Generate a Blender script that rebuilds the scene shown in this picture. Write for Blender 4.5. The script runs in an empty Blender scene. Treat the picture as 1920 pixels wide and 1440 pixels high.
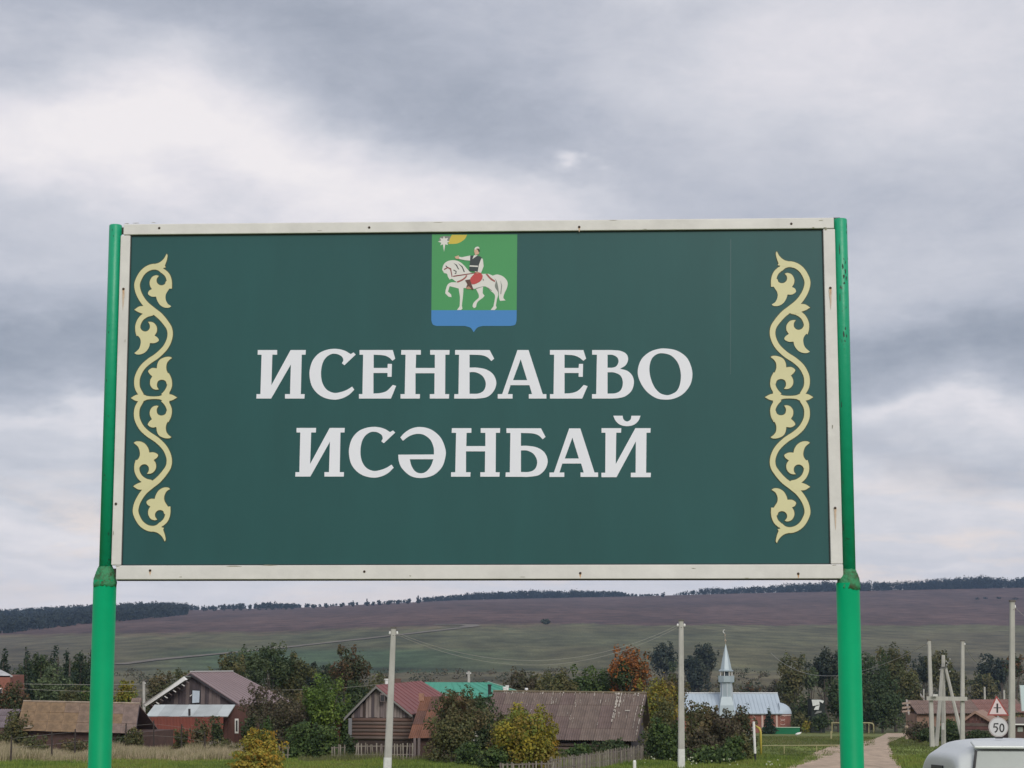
import bpy, math, random
import numpy as np
from mathutils import Vector
from mathutils.geometry import tessellate_polygon

S = bpy.context.scene
R = math.radians
random.seed(7)
rng = np.random.default_rng(11)

# ------------------------------------------------------------------ camera
F_PX, PITCH, EYE = 3500.0, R(7.8), 1.6
cam_data = bpy.data.cameras.new('camera')
cam_data.sensor_width = 36
cam_data.lens = F_PX / 1920 * 36
cam_data.clip_start = 0.1
cam_data.clip_end = 20000
cam = bpy.data.objects.new('camera', cam_data)
S.collection.objects.link(cam)
cam.location = (0, 0, EYE)
cam.rotation_euler = (R(90) + PITCH, 0, 0)
S.camera = cam

# ------------------------------------------------------------------ sky, sun, exposure
SUN_EL, SUN_AZ = R(32), R(164)          # azimuth clockwise from the view direction: behind right
world = bpy.data.worlds.new('World')
S.world = world
world.use_nodes = True
nt = world.node_tree
for n in list(nt.nodes):
    nt.nodes.remove(n)

def wn(kind, **kw):
    n = nt.nodes.new(kind)
    for k, v in kw.items():
        setattr(n, k, v)
    return n

def wm(op, a, b=None, c=None):
    n = wn('ShaderNodeMath', operation=op)
    for i, v in enumerate((a, b, c)):
        if v is None:
            continue
        if isinstance(v, (int, float)):
            n.inputs[i].default_value = v
        else:
            nt.links.new(v, n.inputs[i])
    return n.outputs[0]

tc = wn('ShaderNodeTexCoord')
sep = wn('ShaderNodeSeparateXYZ')
nt.links.new(tc.outputs['Generated'], sep.inputs[0])
dx, dy, dz = sep.outputs
# the cloud deck is a plane high overhead: things on it foreshorten towards the horizon
den = wm('ADD', wm('MAXIMUM', dz, 0.0), 0.10)
comb = wn('ShaderNodeCombineXYZ')
nt.links.new(wm('DIVIDE', dx, den), comb.inputs[0])
nt.links.new(wm('DIVIDE', dy, den), comb.inputs[1])

def wnoise(vec, scale, detail, rough=0.55, dist=0.0, off=(0, 0, 0), scl=(1, 1, 1)):
    mp = wn('ShaderNodeMapping')
    mp.inputs['Location'].default_value = off
    mp.inputs['Scale'].default_value = scl
    nt.links.new(vec, mp.inputs[0])
    n = wn('ShaderNodeTexNoise')
    n.inputs['Scale'].default_value = scale
    n.inputs['Detail'].default_value = detail
    n.inputs['Roughness'].default_value = rough
    n.inputs['Distortion'].default_value = dist
    nt.links.new(mp.outputs[0], n.inputs['Vector'])
    return n.outputs['Fac']

dirv = tc.outputs['Generated']
w1 = wnoise(dirv, 7.0, 5, 0.6, 0, (3, 1, 0), (1, 1, 1.7))
w2 = wnoise(dirv, 7.0, 5, 0.6, 0, (9, 5, 2), (1, 1, 2.2))
a_ = wm('ADD', dx, wm('MULTIPLY', wm('SUBTRACT', w1, 0.5), 0.16))
e_ = wm('ADD', dz, wm('MULTIPLY', wm('SUBTRACT', w2, 0.5), 0.085))

def blob(px, py, sx, sy, amp, slope=0.0):
    a0 = (px - 960) / 3600.0
    e0 = (1200 - py) / 3560.0
    da = wm('SUBTRACT', a_, a0)
    de = wm('SUBTRACT', wm('SUBTRACT', e_, e0), wm('MULTIPLY', da, slope))
    ua = wm('MULTIPLY', da, 3500.0 / sx)
    ue = wm('MULTIPLY', de, 3500.0 / sy)
    q = wm('ADD', wm('MULTIPLY', ua, ua), wm('MULTIPLY', ue, ue))
    return wm('MULTIPLY', wm('EXPONENT', wm('MULTIPLY', q, -1.0)), amp)

BLOBS = [
    (200, 30, 700, 100, -0.20, 0), (760, 140, 380, 120, -0.22, -0.35), (1000, 300, 200, 110, -0.10, -0.5),
    (120, 265, 430, 100, 0.27, -0.10), (560, 340, 430, 95, 0.27, -0.18), (900, 400, 240, 50, 0.14, -0.1),
    (1250, 20, 120, 50, 0.16, 0), (1620, 130, 420, 170, 0.20, 0), (1450, 330, 250, 90, -0.04, 0.2),
    (1720, 390, 420, 90, -0.13, 0.1), (1750, 665, 420, 85, -0.40, 0.04), (60, 670, 330, 78, -0.40, 0.03),
    (900, 680, 500, 90, -0.12, 0), (80, 775, 260, 24, 0.20, 0), (1780, 785, 260, 24, 0.20, 0),
    (1760, 870, 330, 34, -0.17, 0), (90, 865, 280, 22, -0.08, 0), (90, 925, 260, 20, -0.10, 0), (60, 985, 200, 26, 0.16, 0),
    (1780, 950, 300, 28, 0.08, 0), (1030, 318, 20, 18, 0.30, 0), (1830, 1075, 70, 10, 0.10, 0), (120, 1060, 120, 12, 0.10, 0),
    (1760, 1000, 90, 14, 0.06, 0),
]
tot = None
for b in BLOBS:
    o = blob(*b)
    tot = o if tot is None else wm('ADD', tot, o)
horizon_lift = wm('MULTIPLY', wm('EXPONENT', wm('MULTIPLY', wm('MAXIMUM', dz, 0.0), -14.0)), 0.27)
det1 = wm('MULTIPLY', wm('SUBTRACT', wnoise(comb.outputs[0], 1.6, 9, 0.66, 0.2, (2, 7, 0)), 0.5), 0.40)
det2 = wm('MULTIPLY', wm('SUBTRACT', wnoise(dirv, 14.0, 10, 0.68, 0.25, (0, 0, 4), (1, 1, 1.9)), 0.5), 0.36)
val = wm('ADD', wm('ADD', wm('MULTIPLY', wm('ADD', tot, wm('ADD', det1, det2)), 0.92), 0.63), horizon_lift)
ramp = wn('ShaderNodeValToRGB')
nt.links.new(val, ramp.inputs[0])
def srgb(r, g, b):
    f = lambda c: ((c / 255 + 0.055) / 1.055) ** 2.4 if c > 10 else c / 255 / 12.92
    return (f(r), f(g), f(b), 1)
stops = [(0.0, (116, 125, 140)), (0.25, (146, 153, 167)), (0.5, (178, 182, 194)), (0.70, (204, 205, 213)), (0.86, (224, 221, 226)), (1.0, (238, 233, 234))]
els = ramp.color_ramp.elements
while len(els) < len(stops):
    els.new(0.5)
for el, (p, c) in zip(els, stops):
    el.position = p
    el.color = srgb(*c)
sky = wn('ShaderNodeTexSky', sky_type='NISHITA')
sky.sun_disc = False
sky.sun_elevation = SUN_EL
sky.sun_rotation = SUN_AZ
skym = wn('ShaderNodeMix', data_type='RGBA', blend_type='MIX')
sk10 = wn('ShaderNodeVectorMath', operation='SCALE')
nt.links.new(sky.outputs[0], sk10.inputs[0])
sk10.inputs['Scale'].default_value = 0.10
skym.inputs['Factor'].default_value = 0.95
# thin warm breaks low in the cloud deck
wv = wnoise(dirv, 9.0, 6, 0.6, 0.3, (4, 2, 7), (1, 1, 4.5))
low = wm('EXPONENT', wm('MULTIPLY', wm('MULTIPLY', wm('SUBTRACT', dz, 0.045), wm('SUBTRACT', dz, 0.045)), -900.0))
warmf = wm('MULTIPLY', wm('MULTIPLY', low, wm('MINIMUM', wm('MULTIPLY', wm('MAXIMUM', wm('SUBTRACT', wv, 0.50), 0.0), 7.0), 1.0)), 0.75)
wmix = wn('ShaderNodeMix', data_type='RGBA', blend_type='MIX')
nt.links.new(warmf, wmix.inputs['Factor'])
nt.links.new(ramp.outputs[0], wmix.inputs['A'])
wmix.inputs['B'].default_value = srgb(244, 228, 218)
nt.links.new(sk10.outputs[0], skym.inputs['A'])
nt.links.new(wmix.outputs['Result'], skym.inputs['B'])
bg = wn('ShaderNodeBackground')
bg.inputs['Strength'].default_value = 0.86
nt.links.new(skym.outputs['Result'], bg.inputs['Color'])
wo = wn('ShaderNodeOutputWorld')
nt.links.new(bg.outputs[0], wo.inputs['Surface'])

sun_l = bpy.data.lights.new('sun', 'SUN')
sun_l.energy = 1.5
sun_l.angle = R(25)
sun_l.color = (1.0, 0.95, 0.88)
sun_o = bpy.data.objects.new('sun', sun_l)
S.collection.objects.link(sun_o)
sd = Vector((math.sin(SUN_AZ) * math.cos(SUN_EL), math.cos(SUN_AZ) * math.cos(SUN_EL), math.sin(SUN_EL)))
sun_o.rotation_euler = (-sd).to_track_quat('-Z', 'Y').to_euler()
sun_o.location = (0, -20, 60)

S.view_settings.view_transform = 'Standard'
S.view_settings.look = 'None'
S.view_settings.gamma = 1
S.view_settings.use_curve_mapping = False
S.view_settings.exposure = 0.32
S.cycles.max_bounces = 6
S.cycles.diffuse_bounces = 3
S.cycles.transparent_max_bounces = 8
S.cycles.volume_bounces = 0

# ------------------------------------------------------------------ geometry of the view
CP, SP = math.cos(PITCH), math.sin(PITCH)
def ray(px, py):
    x, u = px - 960.0, 720.0 - py
    return np.array([x, -u * SP + F_PX * CP, u * CP + F_PX * SP])
def P(px, py, Y):
    d = ray(px, py)
    d = d * (Y / d[1])
    return np.array([d[0], Y, d[2] + EYE])
def proj(x, y, z):
    z = z - EYE
    dep = y * CP + z * SP
    return 960 + F_PX * x / dep, 720 - F_PX * (-y * SP + z * CP) / dep

def interp(x, pts):
    return np.interp(x, [p[0] for p in pts], [p[1] for p in pts])
PROFILE = [(0, 0), (8, -0.25), (20, -0.95), (40, -1.95), (60, -3.1), (80, -4.2), (97, -5.05), (110, -5.47), (118, -5.8), (130, -6.13),
           (145, -6.44), (165, -7.2), (200, -8.7), (300, -12.9), (420, -16.5), (600, -18.6), (750, -16.6), (900, -13.4)]
_px = np.array([p[0] for p in PROFILE], float)
_pz = np.array([p[1] for p in PROFILE], float)
_slope = np.gradient(_pz, _px)
def hermite(r):
    r = np.asarray(r, float)
    i = np.clip(np.searchsorted(_px, r) - 1, 0, len(_px) - 2)
    h = _px[i + 1] - _px[i]
    t = np.clip((r - _px[i]) / h, 0, 1)
    return ((2*t**3 - 3*t**2 + 1) * _pz[i] + (t**3 - 2*t**2 + t) * h * _slope[i] + (-2*t**3 + 3*t**2) * _pz[i+1] + (t**3 - t**2) * h * _slope[i+1])
CREST = [(-400, 1164), (0, 1157), (170, 1148), (300, 1142), (350, 1146), (420, 1144), (560, 1141), (700, 1134), (850, 1127), (960, 1124),
         (1200, 1119), (1400, 1114), (1700, 1109), (1920, 1106), (2300, 1100)]
R_CREST = 3200.0
def ground_z(x, y):
    x = np.asarray(x, float); y = np.asarray(y, float)
    r = np.hypot(x, y)
    az = np.arctan2(x, y)
    px = 960 + F_PX * np.tan(np.clip(az, -0.40, 0.40))
    zc = (1199.5 - interp(px, CREST)) / F_PX * R_CREST + EYE
    near = hermite(np.minimum(r, 900))
    t = np.clip((r - 900) / (R_CREST - 900), 0, 1)
    tt = t + 0.10 * np.sin(t * math.pi) * np.sin(px / 420.0)
    hill = _pz[-1] + (zc - _pz[-1]) * tt
    z = np.where(r < 900, near, hill)
    z = z - np.clip(r - R_CREST, 0, None) * 0.045
    z = z + 0.9 * np.sin(x / 90.0 + 1.0) * np.clip((r - 350) / 400, 0, 1) * np.clip((2500 - r) / 1000, 0, 1)
    w = np.clip((np.abs(az) - 1.0) / 0.8, 0, 1)
    back = -0.012 * r + 0.3 * np.sin(x / 40.0)
    back = np.maximum(back, -18)
    return z * (1 - w) + back * w
def hit(px, py):
    d = ray(px, py)
    d = d / d[1]
    Y = np.concatenate([np.arange(15, 300, 0.25), np.arange(300, 3400, 2.0)])
    zz = EYE + d[2] * Y
    g = ground_z(d[0] * Y, Y)
    k = np.nonzero(zz <= g)[0]
    i = k[0] if len(k) else len(Y) - 1
    return np.array([d[0] * Y[i], Y[i], float(g[i])])
def on_ground(px, Y):
    x = (px - 960) / F_PX * Y * (CP - 0.137 * 0.06)
    # solve x for the pixel column at ground height
    for _ in range(3):
        z = float(ground_z(x, Y))
        dep = Y * CP + (z - EYE) * SP
        x = (px - 960) * dep / F_PX
    return np.array([x, Y, float(ground_z(x, Y))])

# ------------------------------------------------------------------ materials
MATS = {}
def mat(name, col, rough=0.7, var=0.0, vscale=4.0, metal=0.0, spec=0.5, bump=0.0, bscale=40.0, attr=None, col2=None, stretch=(1, 1, 1), trans=0.0, thresh=None):
    if name in MATS:
        return MATS[name]
    m = bpy.data.materials.new(name)
    m.use_nodes = True
    t = m.node_tree
    b = t.nodes['Principled BSDF']
    b.inputs['Roughness'].default_value = rough
    b.inputs['Metallic'].default_value = metal
    b.inputs['Specular IOR Level'].default_value = spec
    L = t.links
    tco = t.nodes.new('ShaderNodeTexCoord')
    mp = t.nodes.new('ShaderNodeMapping')
    mp.inputs['Scale'].default_value = stretch
    L.new(tco.outputs['Object'], mp.inputs[0])
    col = tuple(col) + (1,)
    nz = t.nodes.new('ShaderNodeTexNoise')
    nz.inputs['Scale'].default_value = vscale
    nz.inputs['Detail'].default_value = 6
    nz.inputs['Roughness'].default_value = 0.65
    L.new(mp.outputs[0], nz.inputs['Vector'])
    c2 = tuple(col2) + (1,) if col2 else tuple(max(0, c * (1 - var)) for c in col[:3]) + (1,)
    rp = t.nodes.new('ShaderNodeValToRGB')
    lo, hi = thresh if thresh else (0.3, 0.7)
    rp.color_ramp.elements[0].position = lo
    rp.color_ramp.elements[1].position = hi
    rp.color_ramp.elements[0].color = c2
    rp.color_ramp.elements[1].color = col if col2 else tuple(min(1, c * (1 + var)) for c in col[:3]) + (1,)
    L.new(nz.outputs['Fac'], rp.inputs[0])
    out = rp.outputs[0]
    if attr:
        at = t.nodes.new('ShaderNodeAttribute')
        at.attribute_name = attr
        mx = t.nodes.new('ShaderNodeMix')
        mx.data_type = 'RGBA'
        mx.blend_type = 'MULTIPLY'
        mx.inputs['Factor'].default_value = 1
        L.new(at.outputs['Color'], mx.inputs['A'])
        L.new(out, mx.inputs['B'])
        out = mx.outputs['Result']
    L.new(out, b.inputs['Base Color'])
    if bump:
        bn = t.nodes.new('ShaderNodeTexNoise')
        bn.inputs['Scale'].default_value = bscale
        bn.inputs['Detail'].default_value = 4
        L.new(mp.outputs[0], bn.inputs['Vector'])
        bp = t.nodes.new('ShaderNodeBump')
        bp.inputs['Strength'].default_value = bump
        bp.inputs['Distance'].default_value = 0.01
        L.new(bn.outputs['Fac'], bp.inputs['Height'])
        L.new(bp.outputs[0], b.inputs['Normal'])
    if trans:
        tr = t.nodes.new('ShaderNodeBsdfTranslucent')
        L.new(out, tr.inputs['Color'])
        ms = t.nodes.new('ShaderNodeMixShader')
        ms.inputs[0].default_value = trans
        o = t.nodes['Material Output']
        L.new(b.outputs[0], ms.inputs[1])
        L.new(tr.outputs[0], ms.inputs[2])
        L.new(ms.outputs[0], o.inputs['Surface'])
    MATS[name] = m
    return m

M_LEAF = mat('foliage', (1, 1, 1), 0.65, var=0.18, vscale=0.9, attr='tint', trans=0.25, spec=0.25)
M_BARK = mat('bark', (0.09, 0.075, 0.06), 0.9, var=0.3, vscale=6, bump=0.4)
M_CONC = mat('pole_concrete', (0.42, 0.41, 0.375), 0.85, var=0.14, vscale=3, bump=0.3, stretch=(1, 1, 0.4))
M_WOODG = mat('grey_weathered_wood', (0.17, 0.135, 0.13), 0.85, var=0.38, vscale=5, bump=0.4, stretch=(1, 1, 0.12))
M_WOODD = mat('dark_wood', (0.085, 0.068, 0.074), 0.85, var=0.35, vscale=5, stretch=(1, 1, 0.12))
M_LOG = mat('brown_log', (0.115, 0.085, 0.072), 0.85, var=0.35, vscale=3, bump=0.4, stretch=(0.2, 1, 1))
M_PICK = mat('fence_picket_wood', (0.19, 0.165, 0.135), 0.9, var=0.35, vscale=3)
M_WHITE = mat('white_paint', (0.74, 0.73, 0.70), 0.5, var=0.05)
M_DARK = mat('dark_opening', (0.02, 0.02, 0.022), 0.6)
M_METAL = mat('galvanised_metal', (0.42, 0.43, 0.44), 0.4, metal=0.5, var=0.1)
M_WIRE = mat('aluminium_wire', (0.30, 0.29, 0.26), 0.5, metal=0.2)
M_GLASSW = mat('white_porcelain', (0.8, 0.8, 0.78), 0.2)

# ------------------------------------------------------------------ object helpers
W = {}
def link(o, parent=None, origin=(0, 0, 0)):
    S.collection.objects.link(o)
    origin = np.array(origin, float)
    if parent is not None:
        o.parent = parent
        o.location = tuple(origin - W[parent])
    else:
        o.location = tuple(origin)
    W[o] = origin
    return o
def tag(o, label=None, cat=None, group=None, kind=None):
    if label: o['label'] = label
    if cat: o['category'] = cat
    if group: o['group'] = group
    if kind: o['kind'] = kind
    return o
def thing(name, loc, label, cat, group=None):
    o = bpy.data.objects.new(name, None)
    o.empty_display_size = 0.2
    link(o, None, loc)
    return tag(o, label, cat, group)
def mesh_data(name, v, f, m, smooth=False, mats=None, fm=None):
    me = bpy.data.meshes.new(name)
    me.from_pydata([tuple(map(float, p)) for p in v], [], [tuple(int(i) for i in q) for q in f])
    for mm in (mats or [m]):
        me.materials.append(mm)
    if fm is not None:
        me.polygons.foreach_set('material_index', fm)
    if smooth:
        me.shade_smooth()
    me.update()
    return me
def part(name, v, f, m, parent=None, smooth=False, mats=None, fm=None, origin=None):
    """verts in world coordinates"""
    if origin is None:
        origin = W[parent] if parent is not None else np.zeros(3)
    v = np.asarray(v, float) - np.asarray(origin, float)
    o = bpy.data.objects.new(name, mesh_data(name, v, f, m, smooth, mats, fm))
    return link(o, parent, origin)
class MB:
    def __init__(s):
        s.v, s.f = [], []
    def add(s, v, f):
        k = len(s.v)
        s.v += [np.asarray(p, float) for p in v]
        s.f += [tuple(i + k for i in q) for q in f]
        return s
    def box(s, A, U, V, Wd):
        A, U, V, Wd = (np.asarray(q, float) for q in (A, U, V, Wd))
        p = [A, A+U, A+U+V, A+V, A+Wd, A+U+Wd, A+U+V+Wd, A+V+Wd]
        return s.add(p, BOXF)
    def tube(s, pts, rad, n=8, cap=True):
        pts = [np.asarray(p, float) for p in pts]
        if isinstance(rad, (int, float)):
            rad = [rad] * len(pts)
        vs, fs = [], []
        for i, p in enumerate(pts):
            d = pts[min(i+1, len(pts)-1)] - pts[max(i-1, 0)]
            d = d / (np.linalg.norm(d) + 1e-9)
            a = np.array([0, 0, 1.0]) if abs(d[2]) < 0.9 else np.array([1.0, 0, 0])
            x = np.cross(a, d); x /= np.linalg.norm(x)
            y = np.cross(d, x)
            for k in range(n):
                t = 2 * math.pi * k / n
                vs.append(p + rad[i] * (math.cos(t) * x + math.sin(t) * y))
        for i in range(len(pts)-1):
            for k in range(n):
                k2 = (k+1) % n
                fs.append((i*n+k, i*n+k2, (i+1)*n+k2, (i+1)*n+k))
        if cap:
            fs.append(tuple(range(n))[::-1])
            fs.append(tuple((len(pts)-1)*n + k for k in range(n)))
        return s.add(vs, fs)
    def lathe(s, c, prof, n=16, a0=0.0, a1=2*math.pi):
        c = np.asarray(c, float)
        full = abs(a1 - a0 - 2*math.pi) < 1e-6
        m = n if full else n + 1
        vs, fs = [], []
        for (r, z) in prof:
            for k in range(m):
                t = a0 + (a1 - a0) * k / n
                vs.append(c + np.array([r*math.cos(t), r*math.sin(t), z]))
        for i in range(len(prof)-1):
            for k in range(n):
                k2 = (k+1) % m
                fs.append((i*m+k, i*m+k2, (i+1)*m+k2, (i+1)*m+k))
        if full:
            fs.append(tuple(range(m))[::-1])
            fs.append(tuple((len(prof)-1)*m + k for k in range(m)))
        return s.add(vs, fs)
    def sphere(s, c, r, n=8):
        k = 5
        return s.lathe(c, [(max(1e-4, r*math.sin(math.pi*i/k)), -r*math.cos(math.pi*i/k)) for i in range(k+1)], n)
    def make(s, name, m, parent=None, smooth=False, origin=None):
        return part(name, s.v, s.f, m, parent, smooth, origin=origin)
BOXF = [(0,3,2,1), (4,5,6,7), (0,1,5,4), (1,2,6,5), (2,3,7,6), (3,0,4,7)]
def unit(v):
    v = np.asarray(v, float)
    return v / np.linalg.norm(v)
def slab(name, A, B, D, t, m, parent):
    """parallelogram A-B / A-D with thickness t downwards along the normal"""
    A, B, D = (np.asarray(q, float) for q in (A, B, D))
    n = unit(np.cross(B-A, D-A))
    if n[2] < 0: n = -n
    b = MB().box(A - n*t, B-A, D-A, n*t)
    return b.make(name, m, parent)
def quadprism(name, pts, depth, m, parent, origin=None):
    """planar polygon pts pushed back by the vector depth"""
    pts = [np.asarray(p, float) for p in pts]
    depth = np.asarray(depth, float)
    n = len(pts)
    v = pts + [p + depth for p in pts]
    f = [tuple(range(n)), tuple(range(2*n-1, n-1, -1))] + [(i, i+n, (i+1) % n + n, (i+1) % n) for i in range(n)]
    return part(name, v, f, m, parent, origin=origin)
def corr_sheet(U, V, t, waves, amp):
    """corrugated plate spanned by U (across waves) and V"""
    U = np.asarray(U, float); V = np.asarray(V, float)
    n = unit(np.cross(U, V))
    if n[2] < 0: n = -n
    k = max(2, waves * 4)
    top = []
    for j in (0, 1):
        for i in range(k+1):
            top.append(U * i / k + V * j + n * (amp * math.cos(2*math.pi*waves*i/k) if waves else 0))
    v = top + [p - n * t for p in top]
    o = 2*(k+1)
    f = []
    for i in range(k):
        f.append((i, i+1, k+2+i, k+1+i))
        f.append((o+i, o+k+1+i, o+k+2+i, o+i+1))
        f.append((i, o+i, o+i+1, i+1))
        f.append((k+1+i, k+2+i, o+k+2+i, o+k+1+i))
    f.append((0, k+1, o+k+1, o))
    f.append((k, o+k, o+2*k+1, 2*k+1))
    return v, f, n
def sheet_roof(parent, A, B, D, cols, rows, mats, waves=4, amp=0.03, t=0.012, name='roof_sheet', jit=0.015, pick=None):
    """A top-left, B top-right, D bottom-left: alike overlapping sheets, each an object"""
    A, B, D = (np.asarray(q, float) for q in (A, B, D))
    U, V = (B-A)/cols, (D-A)/rows
    v, f, n = corr_sheet(U*0.985, V*1.07, t, waves, amp)
    datas = [mesh_data(name, v, f, m, smooth=False) for m in mats]
    for r in range(rows):
        for c in range(cols):
            d = datas[pick(r, c) if pick else random.choice([0, 0] + list(range(len(mats))))]
            o = bpy.data.objects.new(name, d)
            pos = A + U*c + V*r + n*(random.uniform(0, jit) + 0.02 * (rows - r) + (0.006 if c % 2 else 0))
            link(o, parent, pos)

def at_px(x, y):  # small alias
    return hit(x, y)

# ------------------------------------------------------------------ terrain
def build_ground():
    az = list(np.arange(-22, 22.001, 0.08)) + list(np.arange(23, 40, 1.0)) + list(np.arange(42, 318, 6.0)) + list(np.arange(320, 337.5, 1.0))
    az = np.radians(np.array(az))
    rr = list(np.geomspace(1.0, 60, 24)) + list(np.arange(62, 200, 1.0)) + list(np.arange(200, 420, 4.0)) + list(np.arange(420, 900, 10.0)) \
        + list(np.arange(900, 3300, 16.0)) + [3350, 3420, 3500, 3700, 4000, 4600]
    rr = np.array(rr, float)
    na, nr = len(az), len(rr)
    A, Rr = np.meshgrid(az, rr)
    X, Y = Rr*np.sin(A), Rr*np.cos(A)
    Z = ground_z(X, Y)
    jit = rng.normal(0, 1, Z.shape)
    Z = Z + jit * np.clip(Rr/100, 0, 1) * 0.015 * (Rr < 330)
    v = np.stack([X, Y, Z], -1).reshape(-1, 3)
    v = np.vstack([v, [[0, 0, 0]]])
    i = np.arange(nr-1)[:, None]*na + np.arange(na)[None, :]
    j = np.arange(nr-1)[:, None]*na + (np.arange(na)[None, :]+1) % na
    quads = np.stack([i, i+na, j+na, j], -1).reshape(-1, 4)
    fan = [(na*nr, k, (k+1) % na) for k in range(na)]
    me = bpy.data.meshes.new('ground')
    nq = len(quads)
    loops = np.concatenate([quads.reshape(-1), np.array(fan).reshape(-1)])
    me.vertices.add(len(v)); me.vertices.foreach_set('co', v.reshape(-1))
    me.loops.add(len(loops)); me.loops.foreach_set('vertex_index', loops.astype(np.int32))
    me.polygons.add(nq + len(fan))
    me.polygons.foreach_set('loop_start', np.concatenate([np.arange(nq)*4, nq*4 + np.arange(len(fan))*3]).astype(np.int32))
    me.update(calc_edges=True)
    me.validate()
    me.shade_smooth()
    # ground cover by place
    px, py = proj(v[:, 0], np.maximum(v[:, 1], 1.0), v[:, 2])
    front = v[:, 1] > 1
    r = np.hypot(v[:, 0], v[:, 1])
    n = len(v)
    grass = np.array([0.15, 0.19, 0.045])
    col = np.tile(grass, (n, 1))
    def put(mask, c, s=1.0):
        mask = mask.astype(float)[:, None] * s
        col[:] = col * (1-mask) + np.array(c) * mask
    def soft(x, a, b):
        return np.clip((x - a) / (b - a), 0, 1)
    wob = 4*np.sin(px/37.0) + 3*np.sin(px/13.0 + 2) + rng.normal(0, 1.2, n)
    # dry grass on the left between the lawn and the houses
    drym = soft(px, 475, 400) * soft(r, 117, 124) * (r < 160)
    put(drym, (0.40, 0.34, 0.22))
    put(soft(r, 152, 165) * (r < 620), (0.10, 0.105, 0.045))
    put(((r > 165) & (r < 330)) * soft(px, 1380, 1430), (0.14, 0.16, 0.05), 0.9)
    # scrub in the valley
    put(soft(r, 420, 560) * (r < 905), (0.105, 0.09, 0.05))
    put(soft(r, 600, 760) * (r < 905) * (0.5 + 0.5*np.sin(v[:, 0]/23.0 + v[:, 1]/31.0)), (0.07, 0.072, 0.036), 0.7)
    put(soft(r, 800, 840) * soft(r, 890, 860), (0.16, 0.14, 0.085), 0.55)
    # far fields
    hill = (r >= 880) & front
    base_l = np.interp(px, [-400, 0, 230, 520, 760, 1000, 1200, 1920, 2400], [1192, 1190, 1187, 1184, 1174, 1169, 1172, 1172, 1172])
    put(hill, (0.108, 0.104, 0.056))
    g1 = soft(px, 240, 420) * soft(px, 1050, 780) * soft(py, 1212, 1222)
    put(hill * g1, (0.058, 0.090, 0.046))
    g2 = soft(px, 420, 560) * soft(px, 1700, 1250) * soft(py, 1180, 1188) * soft(py, 1216, 1208)
    put(hill * g2, (0.094, 0.100, 0.054), 0.8)
    g3 = soft(px, 330, 0) * soft(py, 1187, 1200)
    put(hill * g3, (0.105, 0.090, 0.064), 0.8)
    put(hill * soft(px, 1500, 1900) * soft(py, 1180, 1190), (0.108, 0.092, 0.064), 0.6)
    band = hill & (py < base_l + wob*0.25)
    put(band, (0.100, 0.062, 0.053))
    put(band * soft(np.abs(py - base_l + 4 + wob*0.15), 2.2, 0.6) * (px > 1020), (0.055, 0.035, 0.035), 0.7)
    put((hill & (py >= base_l - 1) & (py < base_l + 5 + wob*0.5) & (px < 1050)), (0.125, 0.09, 0.058), 0.55)
    put(band * (0.5 + 0.5*np.sin(py/4.1 + px/160.0)), (0.074, 0.048, 0.046), 0.45)
    put(band * soft(px, 1150, 1500), (0.108, 0.068, 0.058), 0.6)
    put(hill * soft(np.abs(py - 1255), 3.5, 1), (0.034, 0.042, 0.026), 0.6)
    a = me.color_attributes.new('tint', 'FLOAT_COLOR', 'POINT')
    a.data.foreach_set('color', np.hstack([col, np.ones((n, 1))]).astype(np.float32).reshape(-1))
    m = bpy.data.materials.new('ground_cover')
    m.use_nodes = True
    t = m.node_tree; L = t.links
    b = t.nodes['Principled BSDF']
    b.inputs['Roughness'].default_value = 0.95
    b.inputs['Specular IOR Level'].default_value = 0.15
    at = t.nodes.new('ShaderNodeAttribute'); at.attribute_name = 'tint'
    tco = t.nodes.new('ShaderNodeTexCoord')
    prev = at.outputs['Color']
    for sc_, amt, st in ((0.9, 0.45, (1, 1, 1)), (0.06, 0.40, (1, 0.5, 1)), (0.012, 0.28, (1, 0.3, 1))):
        mp = t.nodes.new('ShaderNodeMapping'); mp.inputs['Scale'].default_value = st
        L.new(tco.outputs['Object'], mp.inputs[0])
        nz = t.nodes.new('ShaderNodeTexNoise'); nz.inputs['Scale'].default_value = sc_; nz.inputs['Detail'].default_value = 5
        L.new(mp.outputs[0], nz.inputs['Vector'])
        rp = t.nodes.new('ShaderNodeMapRange')
        rp.inputs['From Min'].default_value = 0.3; rp.inputs['From Max'].default_value = 0.7
        rp.inputs['To Min'].default_value = 1 - amt; rp.inputs['To Max'].default_value = 1 + amt
        L.new(nz.outputs['Fac'], rp.inputs[0])
        sc = t.nodes.new('ShaderNodeVectorMath'); sc.operation = 'SCALE'
        L.new(prev, sc.inputs[0]); L.new(rp.outputs[0], sc.inputs['Scale'])
        prev = sc.outputs[0]
    L.new(prev, b.inputs['Base Color'])
    me.materials.append(m)
    o = bpy.data.objects.new('ground', me)
    link(o)
    tag(o, kind='structure')
    return o
build_ground()

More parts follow.
